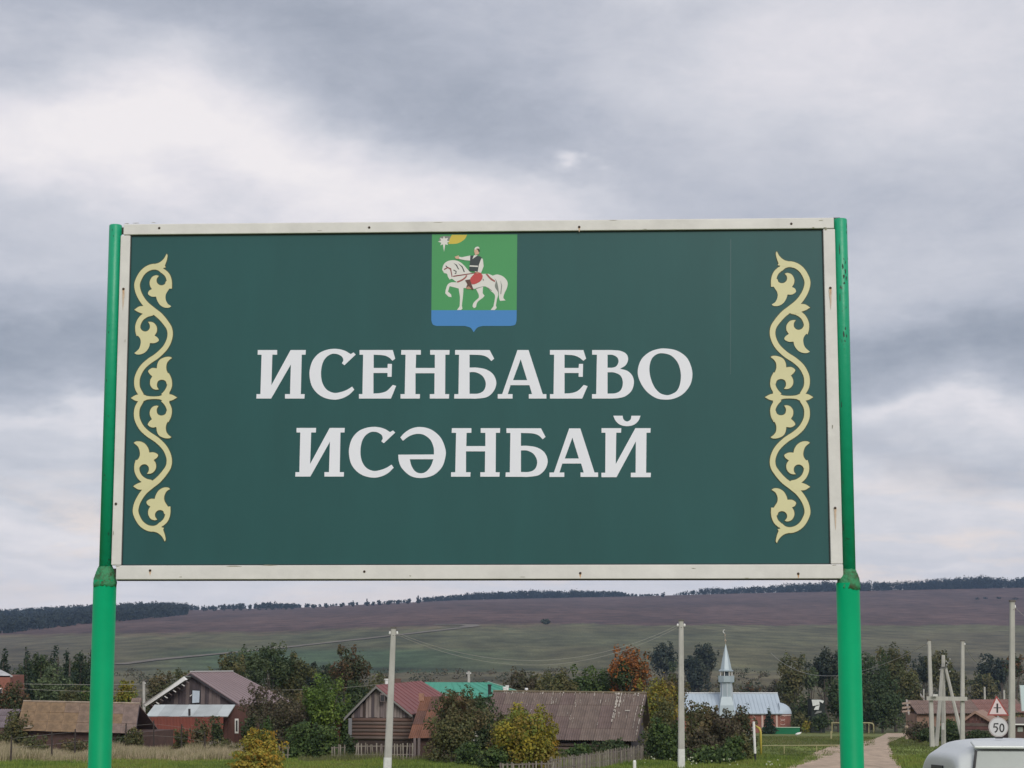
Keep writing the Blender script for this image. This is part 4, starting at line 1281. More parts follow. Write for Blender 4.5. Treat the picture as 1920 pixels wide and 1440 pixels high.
def left_edge_houses():
    # pale roof and brick wall cut by the left edge
    h = thing('brick_house', on_ground(-20, 175), 'red brick house with pale roof cut by the left edge', 'house', 'houses of the village')
    Y = 175
    quadprism('roof', [P(-60, 1250, Y+3), P(2, 1256, Y+3), P(24, 1267, Y), P(-60, 1267, Y)], (0, 0, -.12), mat('pale_mottled_roof', (0.50, 0.50, 0.49), 0.7, col2=(0.2, 0.2, 0.2), vscale=2.5, thresh=(0.35, 0.5)), h)
    g0 = on_ground(-60, Y)
    quadprism('wall', [P(-60, 1395, Y), P(19, 1395, Y), P(19, 1267, Y), P(-60, 1267, Y)], (0, 5, 0), M_BRICK, h)
    w = quadprism('window', [P(-2, 1312, Y-.05), P(4, 1312, Y-.05), P(4, 1290, Y-.05), P(-2, 1290, Y-.05)], (0, .04, 0), M_WHITE, h)
    quadprism('pane', [P(-1, 1310, Y-.07), P(3, 1310, Y-.07), P(3, 1292, Y-.07), P(-1, 1292, Y-.07)], (0, .02, 0), M_DARK, w)
    h = thing('slate_shed', on_ground(5, 139), 'shed with a faded violet grey roof at the far left', 'shed')
    m = mat('violet_grey_roof', (0.17, 0.135, 0.145), 0.8, var=0.3, vscale=1.2)
    A, B, D = P(-40, 1331, 141), P(39, 1331, 140), P(-62, 1364, 138.4)
    slab('roof', A, B, D, .06, m, h)
    sheet_roof(h, A, B, D, 4, 3, [m], waves=5, amp=.02)
    gz_ = float(ground_z(A[0], 139)) - .3
    C = B+D-A
    def q(p, z): return np.array([p[0], p[1], z])
    quadprism('wall', [q(D, gz_), q(C, gz_), q(C, C[2]), q(D, D[2])], (0, 3, 0), M_DIMB, h)
left_edge_houses()

def log_barn():
    L, Rr, Ap = P(652, 1344, 125.6), P(771, 1338, 125.0), P(708, 1287, 125.3)
    E = P(790, 1279, 137.5)
    rv = E - Ap
    h = thing('log_house', on_ground(708, 126), 'weathered log house with plank gable and faded red metal roof', 'house', 'houses of the village')
    front = unit(np.array([(Rr-L)[1], -(Rr-L)[0], 0]))
    ov = front*0.5
    up = np.array([0, 0, .10])
    far = Rr + rv*1.22
    quadprism('roof', [Ap+ov+up, E+up, far+up, Rr+ov+(Rr-Ap)*.06+up], (0, 0, -.06), M_REDROOF, h)
    quadprism('roof', [Ap+ov+up, L+ov+(L-Ap)*.07+up, L+rv+up, E+up], (0, 0, -.06), mat('mossy_grey_roof', (0.15, 0.15, 0.13), 0.9, var=.25, vscale=1.5), h)
    seams = MB()
    for i in range(1, 12):
        t = i/12
        seams.tube([Ap+ov+(E-Ap-ov)*t+up+[0, 0, .015], Rr+ov+(far-Rr-ov)*t+up+[0, 0, .015]], .016, 4)
    o = seams.make('roof_seams', M_REDROOF, h); o['kind'] = 'stuff'
    for (a, b) in ((Ap, L), (Ap, Rr)):
        quadprism('barge_board', [a+ov+[0, 0, .05], b+ov+(b-a)*.08+[0, 0, .05], b+ov+(b-a)*.08-[0, 0, .10], a+ov-[0, 0, .10]], -ov*.1, mat('grey_barge', (0.20, 0.19, 0.18), 0.85), h)
    d = Rr-L
    zl = P(700, 1346.5, 125)[2]
    L2, R2 = L + d*.06, Rr - d*.0
    L2 = np.array([L2[0], L2[1], zl]); R2 = np.array([R2[0], R2[1], zl])
    gz_ = float(ground_z(L[0], 125)) - .3
    def q(p, z): return np.array([p[0], p[1], z])
    quadprism('wall', [q(L2, gz_), q(R2, gz_), q(R2, zl), q(L2, zl)], rv*.97, mat('blackish_brown_wood', (0.05, 0.035, 0.03), .9), h)  # near-black brown wood behind the logs and planks
    quadprism('gable', [q(L2, zl), q(R2, zl), q(R2, Rr[2]), Ap-[0, 0, .12], q(L2, L[2])], rv*.5, mat('blackish_brown_wood', (0.05, 0.035, 0.03), .9), h)
    La = np.array([L2[0], L2[1], L[2]+0.12]); Ra = np.array([R2[0], R2[1], Rr[2]])
    gable_planks(h, La, Ra, Ap, 21, [M_WOODG, M_WOODG, mat('paler_grey_wood', (0.24, 0.20, 0.185), .85, var=.3, vscale=5, stretch=(1, 1, .12)), M_WOODD], .02, zl, gap=.12, ragged=.05, skip=(4,))
    # logs
    nl = 6
    z0 = P(700, 1387, 125)[2]
    lv = MB().tube([(0, 0, 0), tuple(R2-L2+np.array([.25, 0, 0]))], [.125, .115], 10)
    ld = mesh_data('log', lv.v, lv.f, M_LOG, True)
    ld2 = mesh_data('log', lv.v, lv.f, mat('reddish_log', (0.13, 0.08, 0.062), .85, var=.3, vscale=3, stretch=(.2, 1, 1)), True)
    for i in range(nl):
        o = bpy.data.objects.new('log', ld if i % 2 else ld2)
        p = L2 + front*.05 - [.12, 0, 0]
        p = np.array([p[0], p[1], zl - .13 - (zl-z0)/nl*i])
        link(o, h, p)
    # post at the corner and loft window
    MB().box(P(653, 1395, 124.6), (.22, 0, 0), (0, .2, 0), (0, 0, P(653, 1347, 124.6)[2]-P(653, 1395, 124.6)[2])).make('corner_post', mat('blue_grey_post', (0.17, 0.17, 0.18), .8), h)
    w = quadprism('window', [P(712.5, 1316, 124.75), P(722, 1316, 124.75), P(722, 1300, 124.75), P(712.5, 1300, 124.75)], (0, .1, 0), M_WOODG, h)
    quadprism('pane', [P(714, 1314.5, 124.72), P(720.8, 1314.5, 124.72), P(720.8, 1303, 124.72), P(714, 1303, 124.72)], (0, .02, 0), M_DARK, w)
    c = P(725, 1282, 131)
    MB().lathe(c - [0, 0, .3], [(.13, 0), (.13, .55), (.18, .56), (.18, .64)], 10).make('chimney', M_WHITE, h)
    c = P(745, 1279, 133.5)
    MB().box(c - [.2, .2, .3], (.45, 0, 0), (0, .4, 0), (0, 0, .55)).make('chimney', mat('brown_brick_chimney', (0.13, 0.075, 0.06), .9), h)
log_barn()

def rusty_shed():
    A, B, D = P(791, 1308, 124.4), P(868, 1306, 123.6), P(766.5, 1383, 121.0)
    h = thing('rusty_shed', on_ground(810, 122.5), 'steep rusty brown roofed shed right of the log house', 'shed')
    slab('roof', A, B, D, .05, M_RUSTR, h)
    sheet_roof(h, A, B, D, 4, 3, [M_RUSTR, mat('darker_rust_roof', (0.12, 0.06, 0.045), .85, var=.3, vscale=.9)], waves=5, amp=.02)
    C = B+D-A
    gz_ = float(ground_z(D[0], 121)) - .3
    def q(p, z): return np.array([p[0], p[1], z])
    quadprism('wall', [q(D+[.1, .3, 0], gz_), q(C+[0, .3, 0], gz_), q(C+[0, .3, 0], C[2]), q(D+[.1, .3, 0], D[2])], (0.6, 3.2, 0), M_DIMB, h)
    slab('roof', A, B, A + [.7, 2.6, -2.3], .05, M_RUSTR, h)
    ch = P(788, 1303, 123.9)
    MB().box(ch - [.1, 0, .4], (.35, 0, 0), (0, .3, 0), (0, 0, .5)).make('vent_stack', mat('pinkish_board', (0.30, 0.16, 0.11), .9, var=.3), h)
    for x in (775, 783):
        b = on_ground(x, 120.6)
        MB().box(b, (.16, 0, 0), (0, .1, 0), (0, 0, P(x, 1384, 120.6)[2]-b[2])).make('post', M_WOODG, h)
rusty_shed()

def green_house():
    h = thing('green_roof_house', on_ground(860, 172), 'house with a bright sea green metal roof behind the bushes', 'house', 'houses of the village')
    a, b = P(797, 1279, 174), P(915, 1279.5, 172)
    c, d_ = P(978, 1299, 168), P(770, 1308, 170)
    quadprism('roof', [a, d_, P(880, 1309, 168), c, b], (0, 0, -.08), M_GREENR, h)
    quadprism('roof', [a, b, b + [2, 6, -2.2], a + [-1, 7, -2.2]], (0, 0, -.08), M_GREENR, h)
    seams = MB()
    for i in range(1, 12):
        t = i/12
        seams.tube([a*(1-t)+b*t+[0, 0, .03], d_*(1-t)+c*t+[0, 0, .03]], .015, 4)
    o = seams.make('roof_seams', M_GREENR, h); o['kind'] = 'stuff'
    MB().tube([b + [0, 0, .04], c + [0, 0, .04]], .06, 5).make('hip_cap', mat('pale_green_trim', (0.22, 0.42, 0.33), .6), h)
    q = lambda p, z: np.array([p[0], p[1], z])
    gz_ = float(ground_z(d_[0], 170)) - .3
    quadprism('wall', [q(d_+[.6, .5, 0], gz_), q(c+[-.6, .5, 0], gz_), q(c+[-.6, .5, 0], c[2]-.1), q(d_+[.6, .5, 0], c[2]-.1)], (0, 6, 0), mat('pale_boards', (0.35, 0.33, 0.28), .8), h)
    for (x, y, w) in ((918, 1292, .14), (951, 1294, .13), (946, 1297, .14)):
        p = P(x, y+4, 167.6)
        MB().lathe(p - [0, 0, .3], [(w, 0), (w, .75), (w*1.3, .78), (w*1.3, .9)], 8).make('chimney_pipe', M_GLASSW if w < .14 else M_DARK if x < 930 else M_GLASSW, h)
green_house()

def long_barn():
    A, B = P(925, 1299.5, 128.2), P(1213, 1303, 126.8)
    D = P(897, 1384, 124.0)
    h = thing('long_barn', on_ground(1060, 126), 'long barn with a brown corrugated slate roof streaked white near its right end', 'barn', 'barns of the village')
    C = B+D-A
    slab('roof', A, B, D, .06, M_WOODD, h)
    def pk(r, c):
        return 1 if random.random() < .45 or c > 8 else 0
    sheet_roof(h, A, B, D, 11, 4, [M_SLATE, M_SLATE2], waves=6, amp=.028, pick=pk, jit=.02)
    back = unit(np.cross(np.array([0, 0, 1.0]), B-A))
    MB().tube([A + [0, 0, .14], B + [0, 0, .14]], .075, 6).make('ridge_cap', mat('mossy_ridge', (0.16, 0.13, 0.085), .9, var=.3, vscale=2), h)
    Ab, Bb = A + back*3.8 - [0, 0, 2.5], B + back*3.8 - [0, 0, 2.5]
    slab('roof', A, B, Ab, .06, M_SLATE, h)
    # white edge strip on the right rake, and a short pale batten on the slates
    n = unit(np.cross(B-A, D-A)); n = n if n[2] > 0 else -n
    streaks = MB()
    sp_ = [(.812, 0, .66, .10), (.822, 0, .34, .06), (.834, 0, .32, .10), (.822, .38, .60, .05), (.86, 0, .22, .03), (.885, 0, .12, .03), (.985, .05, .95, .05), (.955, .3, .8, .03)]
    sp_ += [(random.uniform(.05, .97), 0, random.uniform(.03, .09), random.uniform(.03, .06)) for _ in range(26)]
    sp_ += [(random.uniform(.05, .97), random.uniform(.1, .7), 0, random.uniform(.02, .04)) for _ in range(30)]
    for (u_, a_0, a_1, w_) in sp_:
        if a_1 == 0: a_1 = a_0 + random.uniform(.03, .12)
        k_ = max(2, int((a_1-a_0)*14))
        for q_ in range(k_):
            t0_, t1_ = a_0+(a_1-a_0)*q_/k_, a_0+(a_1-a_0)*(q_+random.uniform(.5, .98))/k_
            p_ = A + (B-A)*u_ + (D-A)*t0_ + n*.155 + unit(B-A)*random.uniform(-.015, .015)
            streaks.box(p_, unit(B-A)*w_*random.uniform(.5, 1.1), (D-A)*(t1_-t0_), -n*.03)
    so_ = streaks.make('lime_streaks', mat('pale_lime_streak', (.42, .38, .33), .9, var=.25, vscale=6), h); so_['kind'] = 'stuff'
    bt = P(1172, 1333.5, 125.2)
    MB().box(bt + n*.02, P(1181, 1333.5, 125.1)-bt, (0, 0, .06), (0, -.04, 0)).make('pale_batten', mat('worn_white_batten', (.5, .47, .42), .8), h)
    gz_ = float(ground_z(C[0], 124)) - .4
    q = lambda p, z: np.array([p[0], p[1], z])
    in_ = back*.55
    quadprism('wall', [q(D+in_, gz_), q(C+in_-unit(B-A)*.5, gz_), q(C+in_-unit(B-A)*.5, C[2]-.02), q(D+in_, D[2]-.02)], back*6.5, mat('blackish_brown_wood', (0.05, 0.035, 0.03), .9), h)  # near-black brown wall behind the logs
    e0 = C+in_-unit(B-A)*.45
    quadprism('end_wall', [q(e0, gz_), q(Bb-unit(B-A)*.45, gz_), q(Bb-unit(B-A)*.45, Bb[2]), B-unit(B-A)*.45-[0, 0, .1], q(e0, C[2])], -unit(B-A)*.1, M_WOODD, h)
    lv = MB().tube([(0, 0, 0), tuple(C-D-unit(B-A)*.6)], .12, 8)
    ld = mesh_data('log', lv.v, lv.f, M_LOG, True)
    for i in range(4):
        o = bpy.data.objects.new('log', ld)
        p = D+in_*.9
        link(o, h, (p[0], p[1], D[2]-.35-.27*i))
    c = P(987, 1300, 128.5)
    MB().lathe(c - [0, 0, .2], [(.10, 0), (.10, .3), (.05, .32), (.05, .42), (.12, .45), (.10, .56)], 8).make('vent_pipe', M_GLASSW, h)
long_barn()

def orange_hut():
    Y = 131
    h = thing('small_hut', on_ground(640, Y), 'small orange brown hut with two pale boards left of the log house', 'hut')
    g0 = on_ground(640, Y)[2]
    quadprism('wall', [P(628, 1400, Y), P(656, 1400, Y), P(656, 1350, Y), P(628, 1350, Y)], (0, 2, 0), mat('dark_orange_wall', (0.14, 0.055, 0.03), .8, var=.3), h)
    for y in (1348.5, 1353):
        MB().box(P(626, y+1, Y-.1), (P(650, y, Y)-P(626, y, Y))[0]*np.array([1., 0, 0]), (0, .08, 0), (0, 0, .06)).make('pale_board', mat('pale_orange_board', (.55, .36, .27), .7), h)
    MB().box(P(631, 1369, Y-.1), (.28, 0, .14), (0, .06, 0), (-.03, 0, .13)).make('white_rag', M_WHITE, h)
orange_hut()

# ------------------------------------------------------------------ mosque
def mosque():
    Y = 300
    h = thing('mosque', on_ground(1400, Y), 'small brick mosque with pale blue grey roof and a tall pointed minaret', 'mosque')
    mr = mat('pale_blue_roof_metal', (0.42, 0.49, 0.55), .45, var=.05, vscale=.3, spec=.4)
    mt = mat('minaret_sheet_metal', (0.36, 0.43, 0.46), .4, var=.06, vscale=.4, metal=.1)
    A, B, D = P(1262, 1300.5, Y+4.5), P(1458, 1300.5, Y+4.5), P(1263, 1338, Y)
    D = np.array([A[0]+0.2, D[1], D[2]])
    C = B+D-A
    slab('roof', A, B, D, .15, mr, h)
    slab('roof', A, B, A + [0, 4.6, -(A[2]-D[2])], .15, mr, h)
    sm_ = MB()
    for i in range(1, 28):
        t = i/28
        sm_.tube([A+(B-A)*t+[0, -.02, .03], D+(B-A)*t+[0, -.02, .03]], .03, 4)
    o = sm_.make('roof_seams', mr, h); o['kind'] = 'stuff'
    MB().tube([A + [0, 0, .1], B + [0, 0, .1]], .10, 6).make('ridge_cap', mat('white_ridge_metal', (.68, .70, .72), .5), h)
    gz_ = float(ground_z(D[0], Y)) - 1
    q = lambda p, z: np.array([p[0], p[1], z])
    zt = D[2]-.15
    quadprism('wall', [q(D+[.4, .5, 0], gz_), q(C+[-.4, .5, 0], gz_), q(C+[-.4, .5, 0], zt), q(D+[.4, .5, 0], zt)], (0, 8.2, 0), M_BRICK, h)
    quadprism('gable', [q(C+[-.4, .5, 0], zt), q(C+[-.4, 8.7, 0], zt), B - [.4, 0, .2]], (-.2, 0, 0), M_BRICK, h)
    pale = mat('pale_brick_trim', (.52, .38, .33), .8)
    for x in (1428, 1455):
        MB().box(P(x, 1366, Y+.35), (.30, 0, 0), (0, .12, 0), (0, 0, 2.3)).make('pilaster', pale, h)
    MB().tube([P(1412+4*math.cos(t), 1346+3.6*math.sin(t), Y+.42) for t in np.linspace(-2, 2.2, 9)], .06, 5).make('brick_ornament', pale, h)
    # apse
    ac = P(1459, 1338, Y+2.6); r = (P(1483.5, 1338, Y+2.6)-ac)[0]
    z0 = ac[2]
    MB().lathe((ac[0], ac[1], 0), [(r*.94, gz_), (r*.94, z0)], 24, -math.pi/2, math.pi/2).make('apse_wall', M_BRICK, h, smooth=True)
    prof = [(r*1.03*math.cos(t), z0 + (1.75)*math.sin(t)) for t in np.linspace(0, math.pi/2*.98, 9)]
    MB().lathe((ac[0], ac[1], 0), prof, 24, -math.pi/2, math.pi/2).make('apse_roof', mr, h, smooth=True)
    MB().lathe((ac[0], ac[1], 0), [(r*.965, z0-.30), (r*.99, z0-.30), (r*.99, z0-.12), (r*.965, z0-.12)], 24, -math.pi/2, math.pi/2).make('apse_cornice', pale, h)
    for (cy, ry) in ((1346, 4.2), (1355, 4.4)):
        pts = []
        for t in np.linspace(0.5, 5.6, 15):
            p = P(1467.5 + 5*math.cos(t), cy + ry*math.sin(t), Y)
            dxx = min(p[0]-ac[0], r*.9)
            yy = ac[1] - math.sqrt(max(0.0, (r*.955)**2 - dxx**2)) - .02
            pts.append(P(1467.5 + 5*math.cos(t), cy + ry*math.sin(t), yy))
        MB().tube(pts, .055, 5).make('brick_ornament', pale, h)
    # minaret
    c = P(1362, 1300, Y+1.2)
    pxm = Y/3500.0
    zz = lambda y: P(1362, y, Y+1.2)[2]
    MB().lathe((c[0]-.1, c[1]-.2, 0), [(1.75, zz(1345)), (1.5, zz(1322)), (1.12, zz(1306))], 4, math.pi/4, math.pi/4+2*math.pi).make('minaret_base', mt, h)
    sh = MB().lathe((c[0], c[1], 0), [(1.06, zz(1335)), (0.90, zz(1279))], 8).make('minaret_shaft', mt, h)
    rib = MB()
    for k in range(8):
        t = 2*math.pi*k/8
        rib.tube([(c[0]+1.07*math.cos(t), c[1]+1.07*math.sin(t), zz(1335)), (c[0]+.92*math.cos(t), c[1]+.92*math.sin(t), zz(1279))], .035, 4)
    rib.make('corner_trim', mat('white_ridge_metal', (.68, .70, .72), .5), sh)
    MB().lathe((c[0], c[1], 0), [(0.90, zz(1281)), (1.32, zz(1278.5)), (1.34, zz(1267)), (1.24, zz(1267)), (1.24, zz(1272))], 8, math.pi/8, math.pi/8+2*math.pi).make('balcony', mt, h)
    MB().lathe((c[0], c[1], 0), [(.55, zz(1275)), (.55, zz(1257))], 8).make('lantern', mat('dark_lantern', (.06, .08, .09), .6), h)
    for k in range(8):
        t = 2*math.pi*k/8 + math.pi/8
        x, y = c[0]+.98*math.cos(t), c[1]+.98*math.sin(t)
        MB().tube([(x, y, zz(1271)), (x, y, zz(1257.5))], .06, 5).make('column', M_WHITE, h)
    MB().lathe((c[0], c[1], 0), [(.95, zz(1259)), (1.22, zz(1258.6)), (1.22, zz(1257)), (.95, zz(1255.5)), (.62, zz(1237)), (.05, zz(1208))], 8, math.pi/8, math.pi/8+2*math.pi).make('spire', mt, h)
    fin = MB()
    fin.tube([(c[0], c[1], zz(1209)), (c[0]-.12, c[1], zz(1188))], .035, 6)
    fin.sphere((c[0]-.03, c[1], zz(1201)), .17, 8); fin.sphere((c[0]-.06, c[1], zz(1191)), .11, 8)
    f_ = fin.make('finial', mat('dull_brass', (.45, .36, .27), .4, metal=.3), h)
    cc = np.array([c[0]-.15, c[1], zz(1184)])
    MB().tube([cc + [.22*math.cos(t), 0, .26*math.sin(t)] for t in np.linspace(1.1, 5.2, 10)], [.02, .04, .06, .07, .075, .075, .07, .06, .04, .02], 6).make('crescent', mat('bright_metal', (.75, .75, .72), .3, metal=.3), f_)
mosque()

def green_fence_far():
    Y = 285
    a, b = on_ground(1429, Y), on_ground(1500, Y)
    g = thing('green_fence', a, 'low bright green metal fence in front of the mosque', 'fence')
    zt = P(1450, 1364.5, Y)[2]
    n = 14
    U = (b-a)/n
    v, f, nn = corr_sheet(U*.99, (0, 0, zt-min(a[2], b[2])+.1), .02, 3, .03)
    d = mesh_data('fence_sheet', v, f, mat('bright_green_metal', (0.02, 0.20, 0.095), .6, var=.08, vscale=.4))
    for i in range(n):
        o = bpy.data.objects.new('fence_sheet', d)
        p = a+U*i
        link(o, g, (p[0], p[1]-.01*(i % 2), min(a[2], b[2])-.1))
    MB().tube([(a[0], a[1]-.08, zt+.05), (b[0], b[1]-.08, zt+.05)], .06, 5).make('top_rail', mat('pale_green_rail', (.4, .55, .42), .6), g)
green_fence_far()

# ------------------------------------------------------------------ houses on the right
def right_houses():
    Y = 212
    h = thing('brown_barn', on_ground(1750, Y), 'long barn with a faded reddish slate roof and brick wall behind the twin poles', 'barn', 'barns of the village')
    A, B, D = P(1701, 1314, Y+4), P(1905, 1312, Y+3), P(1702, 1338, Y)
    D[0] = A[0]+.2
    m1 = mat('reddish_slate', (0.215, 0.148, 0.122), .9, var=.22, vscale=.8)
    m2 = mat('redder_slate', (0.245, 0.13, 0.108), .9, var=.2, vscale=.8)
    slab('roof', A, B, D, .1, M_WOODD, h)
    sheet_roof(h, A, B, D, 12, 3, [m1, m2], waves=5, amp=.03, pick=lambda r, c: 1 if c > 6 and random.random() < .7 else 0)
    C = B+D-A
    gz_ = float(ground_z(D[0], Y)) - .3
    q = lambda p, z: np.array([p[0], p[1], z])
    quadprism('wall', [q(D+[.1, .5, 0], gz_), q(C+[0, .5, 0], gz_), q(C+[0, .5, 0], C[2]-.1), q(D+[.1, .5, 0], D[2]-.1)], (0, 6, 0), mat('tan_brick_wall', (0.26, 0.16, 0.12), .9, var=.3, vscale=.9), h)
    slab('roof', A, B, A + [0, 4, -1.4], .1, m1, h)
    for i, y in enumerate((1317, 1325, 1332)):
        MB().box(P(1692, y+4, Y+1-.3*i), (.9, 0, .1), (0, .3, 0), (0, 0, .2)).make('broken_board', mat('pale_broken_board', (.34, .26, .21), .9, var=.3), h)
    # white satellite dish on the ridge
    o = MB().lathe((0, 0, 0), [(.01, 0), (.25, .05), (.42, .16)], 12)
    c, s_ = math.cos(-1.0), math.sin(-1.0)
    o.v = [np.array([p[0]*c - p[2]*s_, p[1], p[0]*s_ + p[2]*c]) + P(1727, 1307, Y+3.5) for p in o.v]
    o.make('satellite_dish', M_WHITE, h)
    pale = mat('grey_trim', (.35, .31, .28), .8)
    MB().tube([P(1700, 1313, Y+3.8), P(1704, 1339, Y-.2)], .12, 5).make('rake_board', pale, h)
    # small red gable in front
    Y2 = 184
    g = thing('small_gable_house', on_ground(1835, Y2), 'small dark red plank gable with tan eaves beside the speed limit sign', 'shed')
    L, Rr, Ap = P(1803, 1351, Y2+.4), P(1866, 1357, Y2-.4), P(1826, 1333.5, Y2)
    rv = np.array([2.0, 4.5, 0])
    tan = mat('tan_roof_edge', (.30, .19, .145), .9, var=.2)
    fr = np.array([0, -.4, 0])
    for e in (L, Rr):
        quadprism('roof', [Ap+fr, e+(e-Ap)*.06+fr, e+(e-Ap)*.06+rv, Ap+rv][::(1 if e is L else -1)], (0, 0, -.12), tan, g)
        quadprism('barge_board', [Ap+fr*1.1+[0, 0, .05], e+(e-Ap)*.06+fr*1.1+[0, 0, .05], e+(e-Ap)*.06+fr*1.1-[0, 0, .18], Ap+fr*1.1-[0, 0, .2]], (0, .05, 0), tan, g)
    gz_ = float(ground_z(L[0], Y2)) - .3
    zl = L[2]-.05
    quadprism('wall', [q(L, gz_), q(Rr, gz_), q(Rr, zl-.3), q(L, zl)], (1.5, 4, 0), M_DIMB, g)
    mred = mat('dark_red_boards', (0.12, 0.055, 0.05), .85, var=.3, vscale=2)
    gable_planks(g, L, Rr, Ap, 9, mred, .02, min(L[2], Rr[2])-.1)
    for i in range(5):
        A_ = q(L, zl - .45 - .33*i) + [0, -.05, 0]
        MB().box(A_, [Rr[0]-L[0], Rr[1]-L[1], 0], (0, .08, 0), (0, 0, .27)).make('board', M_LOG if i in (0, 2) else mred, g)
    # white eaved house at the right edge
    Y3 = 150
    k = thing('white_eave_house', on_ground(1925, Y3), 'low house with a white eave at the right edge behind the tall pole', 'house', 'houses of the village')
    quadprism('wall', [P(1902, 1388, Y3), P(1990, 1388, Y3), P(1990, 1356, Y3), P(1902, 1356, Y3)], (0, 4, 0), M_DIMB, k)
    quadprism('roof', [P(1900, 1357, Y3-.4), P(1990, 1357, Y3-.4), P(1990, 1345, Y3+3), P(1906, 1345, Y3+3)], (0, 0, -.08), mat('dull_brown_roof', (.12, .095, .08), .9), k)
    MB().box(P(1902, 1359.5, Y3-.45), (3.6, 0, 0), (0, .05, 0), (0, 0, .10)).make('eave_board', M_WHITE, k)
    quadprism('window', [P(1908, 1372, Y3-.03), P(1918, 1372, Y3-.03), P(1918, 1363, Y3-.03), P(1908, 1363, Y3-.03)], (0, .02, 0), mat('greyish_pane', (.30, .33, .30), .4), k)
    # low shed with torn white sheeting; black wall paints the shade among trees
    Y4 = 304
    t = thing('dark_shed', on_ground(1556, Y4), 'small shed with torn white sheeting, its black wall standing for tree shade', 'shed')
    quadprism('wall', [P(1521, 1374, Y4), P(1547, 1374, Y4), P(1547, 1313, Y4), P(1522, 1311, Y4)], (0, 4, 0), mat('tree_shade_black', (.032, .038, .033), .9, var=.3, spec=.1), t)
    wr = mat('torn_white_sheet', (.60, .63, .60), .6, var=.15, vscale=1.5)
    for pts in ([(1522, 1312), (1538, 1312), (1545, 1314), (1543, 1319), (1536, 1315), (1537, 1321), (1524, 1324)], [(1529, 1325), (1537, 1322), (1535, 1331), (1526, 1331)],):
        quadprism('torn_sheet', [P(x, y, Y4-.3) for x, y in pts][::-1], (0, .1, 0), wr, t)
    quadprism('grey_patch', [P(x, y, Y4-.2) for x, y in [(1527, 1339), (1540, 1336), (1541, 1333), (1532, 1333)]], (0, .1, 0), mat('dim_grey_sheet', (.2, .21, .2), .8), t)
right_houses()

# ------------------------------------------------------------------ gas pipes, marker posts, odd things
M_YEL = mat('yellow_pipe_paint', (0.52, 0.42, 0.07), .5, var=.1, vscale=3)
M_YELP = mat('pale_yellow_pipe', (0.34, 0.31, 0.16), .5, var=.1, vscale=1)
def pipes():
    Y = 127
    b = on_ground(1427, Y)
    g = thing('gas_pipe', b, 'yellow gas pipe with a bent riser and a long low rail beside the lawn', 'pipe')
    MB().tube([b, P(1426, 1372, Y), P(1424.5, 1366, Y), P(1420, 1363.5, Y+.5), P(1412, 1359, Y+1)], .075, 10).make('riser', M_YEL, g, smooth=True)
    a = P(1429, 1398.5, Y+.2)
    pts = [a]
    for x in np.linspace(1440, 1572, 14):
        pp = on_ground(x, Y+.2 + (x-1429)/143*9)
        pts.append(np.array([pp[0], pp[1], P(x, 1398 - (x-1429)/143*0.8, pp[1])[2]]))
    MB().tube(pts, .035, 6).make('low_rail', M_YELP, g)
    for i in (4, 10):
        c = pts[i]
        MB().tube([c, (c[0], c[1], float(ground_z(c[0], c[1])))], .035, 6).make('support_leg', M_YELP, g)
    Y = 300
    g = thing('gas_pipe', on_ground(1600, Y), 'far pale yellow gas pipe ending in a double bend beyond the road', 'pipe')
    MB().tube([P(1512, 1355.5, Y+4), P(1575, 1355.5, Y+2), P(1630, 1355.5, Y), P(1636, 1356.5, Y), P(1638, 1360, Y), on_ground(1638, Y)], .11, 8).make('rail', M_YELP, g, smooth=True)
    for x in (1629, 1560):
        MB().tube([P(x, 1356, Y+1), on_ground(x, Y+1)], .09, 8).make('support_leg', M_YELP, g)
    # marker posts
    b = on_ground(1416.5, 113)
    g = thing('marker_post', b, 'tall white marker post with a black foot beside the yellow pipe', 'post')
    t = P(1413.2, 1353, 113)
    m = b*.78 + t*.22
    MB().tube([b, m], .065, 8).make('black_foot', M_DARK, g)
    MB().tube([m, t], .075, 8).make('white_shaft', M_WHITE, g)
    b = on_ground(1190, 88.5)
    g = thing('marker_stub', b, 'short white stub post in the grass near the picket fence', 'post')
    MB().lathe((b[0], b[1], 0), [(.075, b[2]), (.078, P(1190, 1428, 88.5)[2]), (.05, P(1190, 1425.5, 88.5)[2])], 10).make('white_shaft', M_WHITE, g)
    b = on_ground(1558.5, 205)
    g = thing('marker_stake', b, 'small pale yellow stake in the far lawn', 'post')
    MB().tube([b, b + [0, 0, .85]], .10, 6).make('stake', M_YELP, g)
    b = on_ground(1701, 205)
    g = thing('brick_gatepost', b, 'pale post at the corner where the road turns behind the barn', 'post')
    MB().box(b - [.15, 0, 0], (.3, 0, 0), (0, .3, 0), (0, 0, 1.5)).make('post_body', mat('pale_tan_post', (.35, .27, .2), .9), g)
    # stack of pale boards behind the bush
    b = on_ground(1404, 150)
    g = thing('board_stack', b, 'untidy stack of pale grey boards behind the white marker post', 'boards')
    for i in range(9):
        z = b[2] + .12 + .14*i
        x0 = -.35 + .045*i + random.uniform(-.05, .05)
        o = MB().box(b + [x0, 0, .12+.14*i], (.62-.03*i, .05, random.uniform(-.05, .05)), (0, 1.4, 0), (.02, 0, .06))
        o.make('board', mat('pale_grey_board', (.42, .42, .42), .8, var=.2), g)
    # white sack at the end of the green fence
    b = P(1497, 1378, 262); b = on_ground(1497, 262)
    o = MB().sphere((0, 0, 0), 1, 10)
    o.v = [b + np.array([p[0]*.42 + .15*p[2], p[1]*.3, .22 + p[2]*.22 + .12*max(0, p[0])]) for p in o.v]
    w = o.make('white_sack', M_WHITE, None, smooth=True, origin=b)
    tag(w, 'white sack lying at the right end of the green fence', 'sack')
pipes()

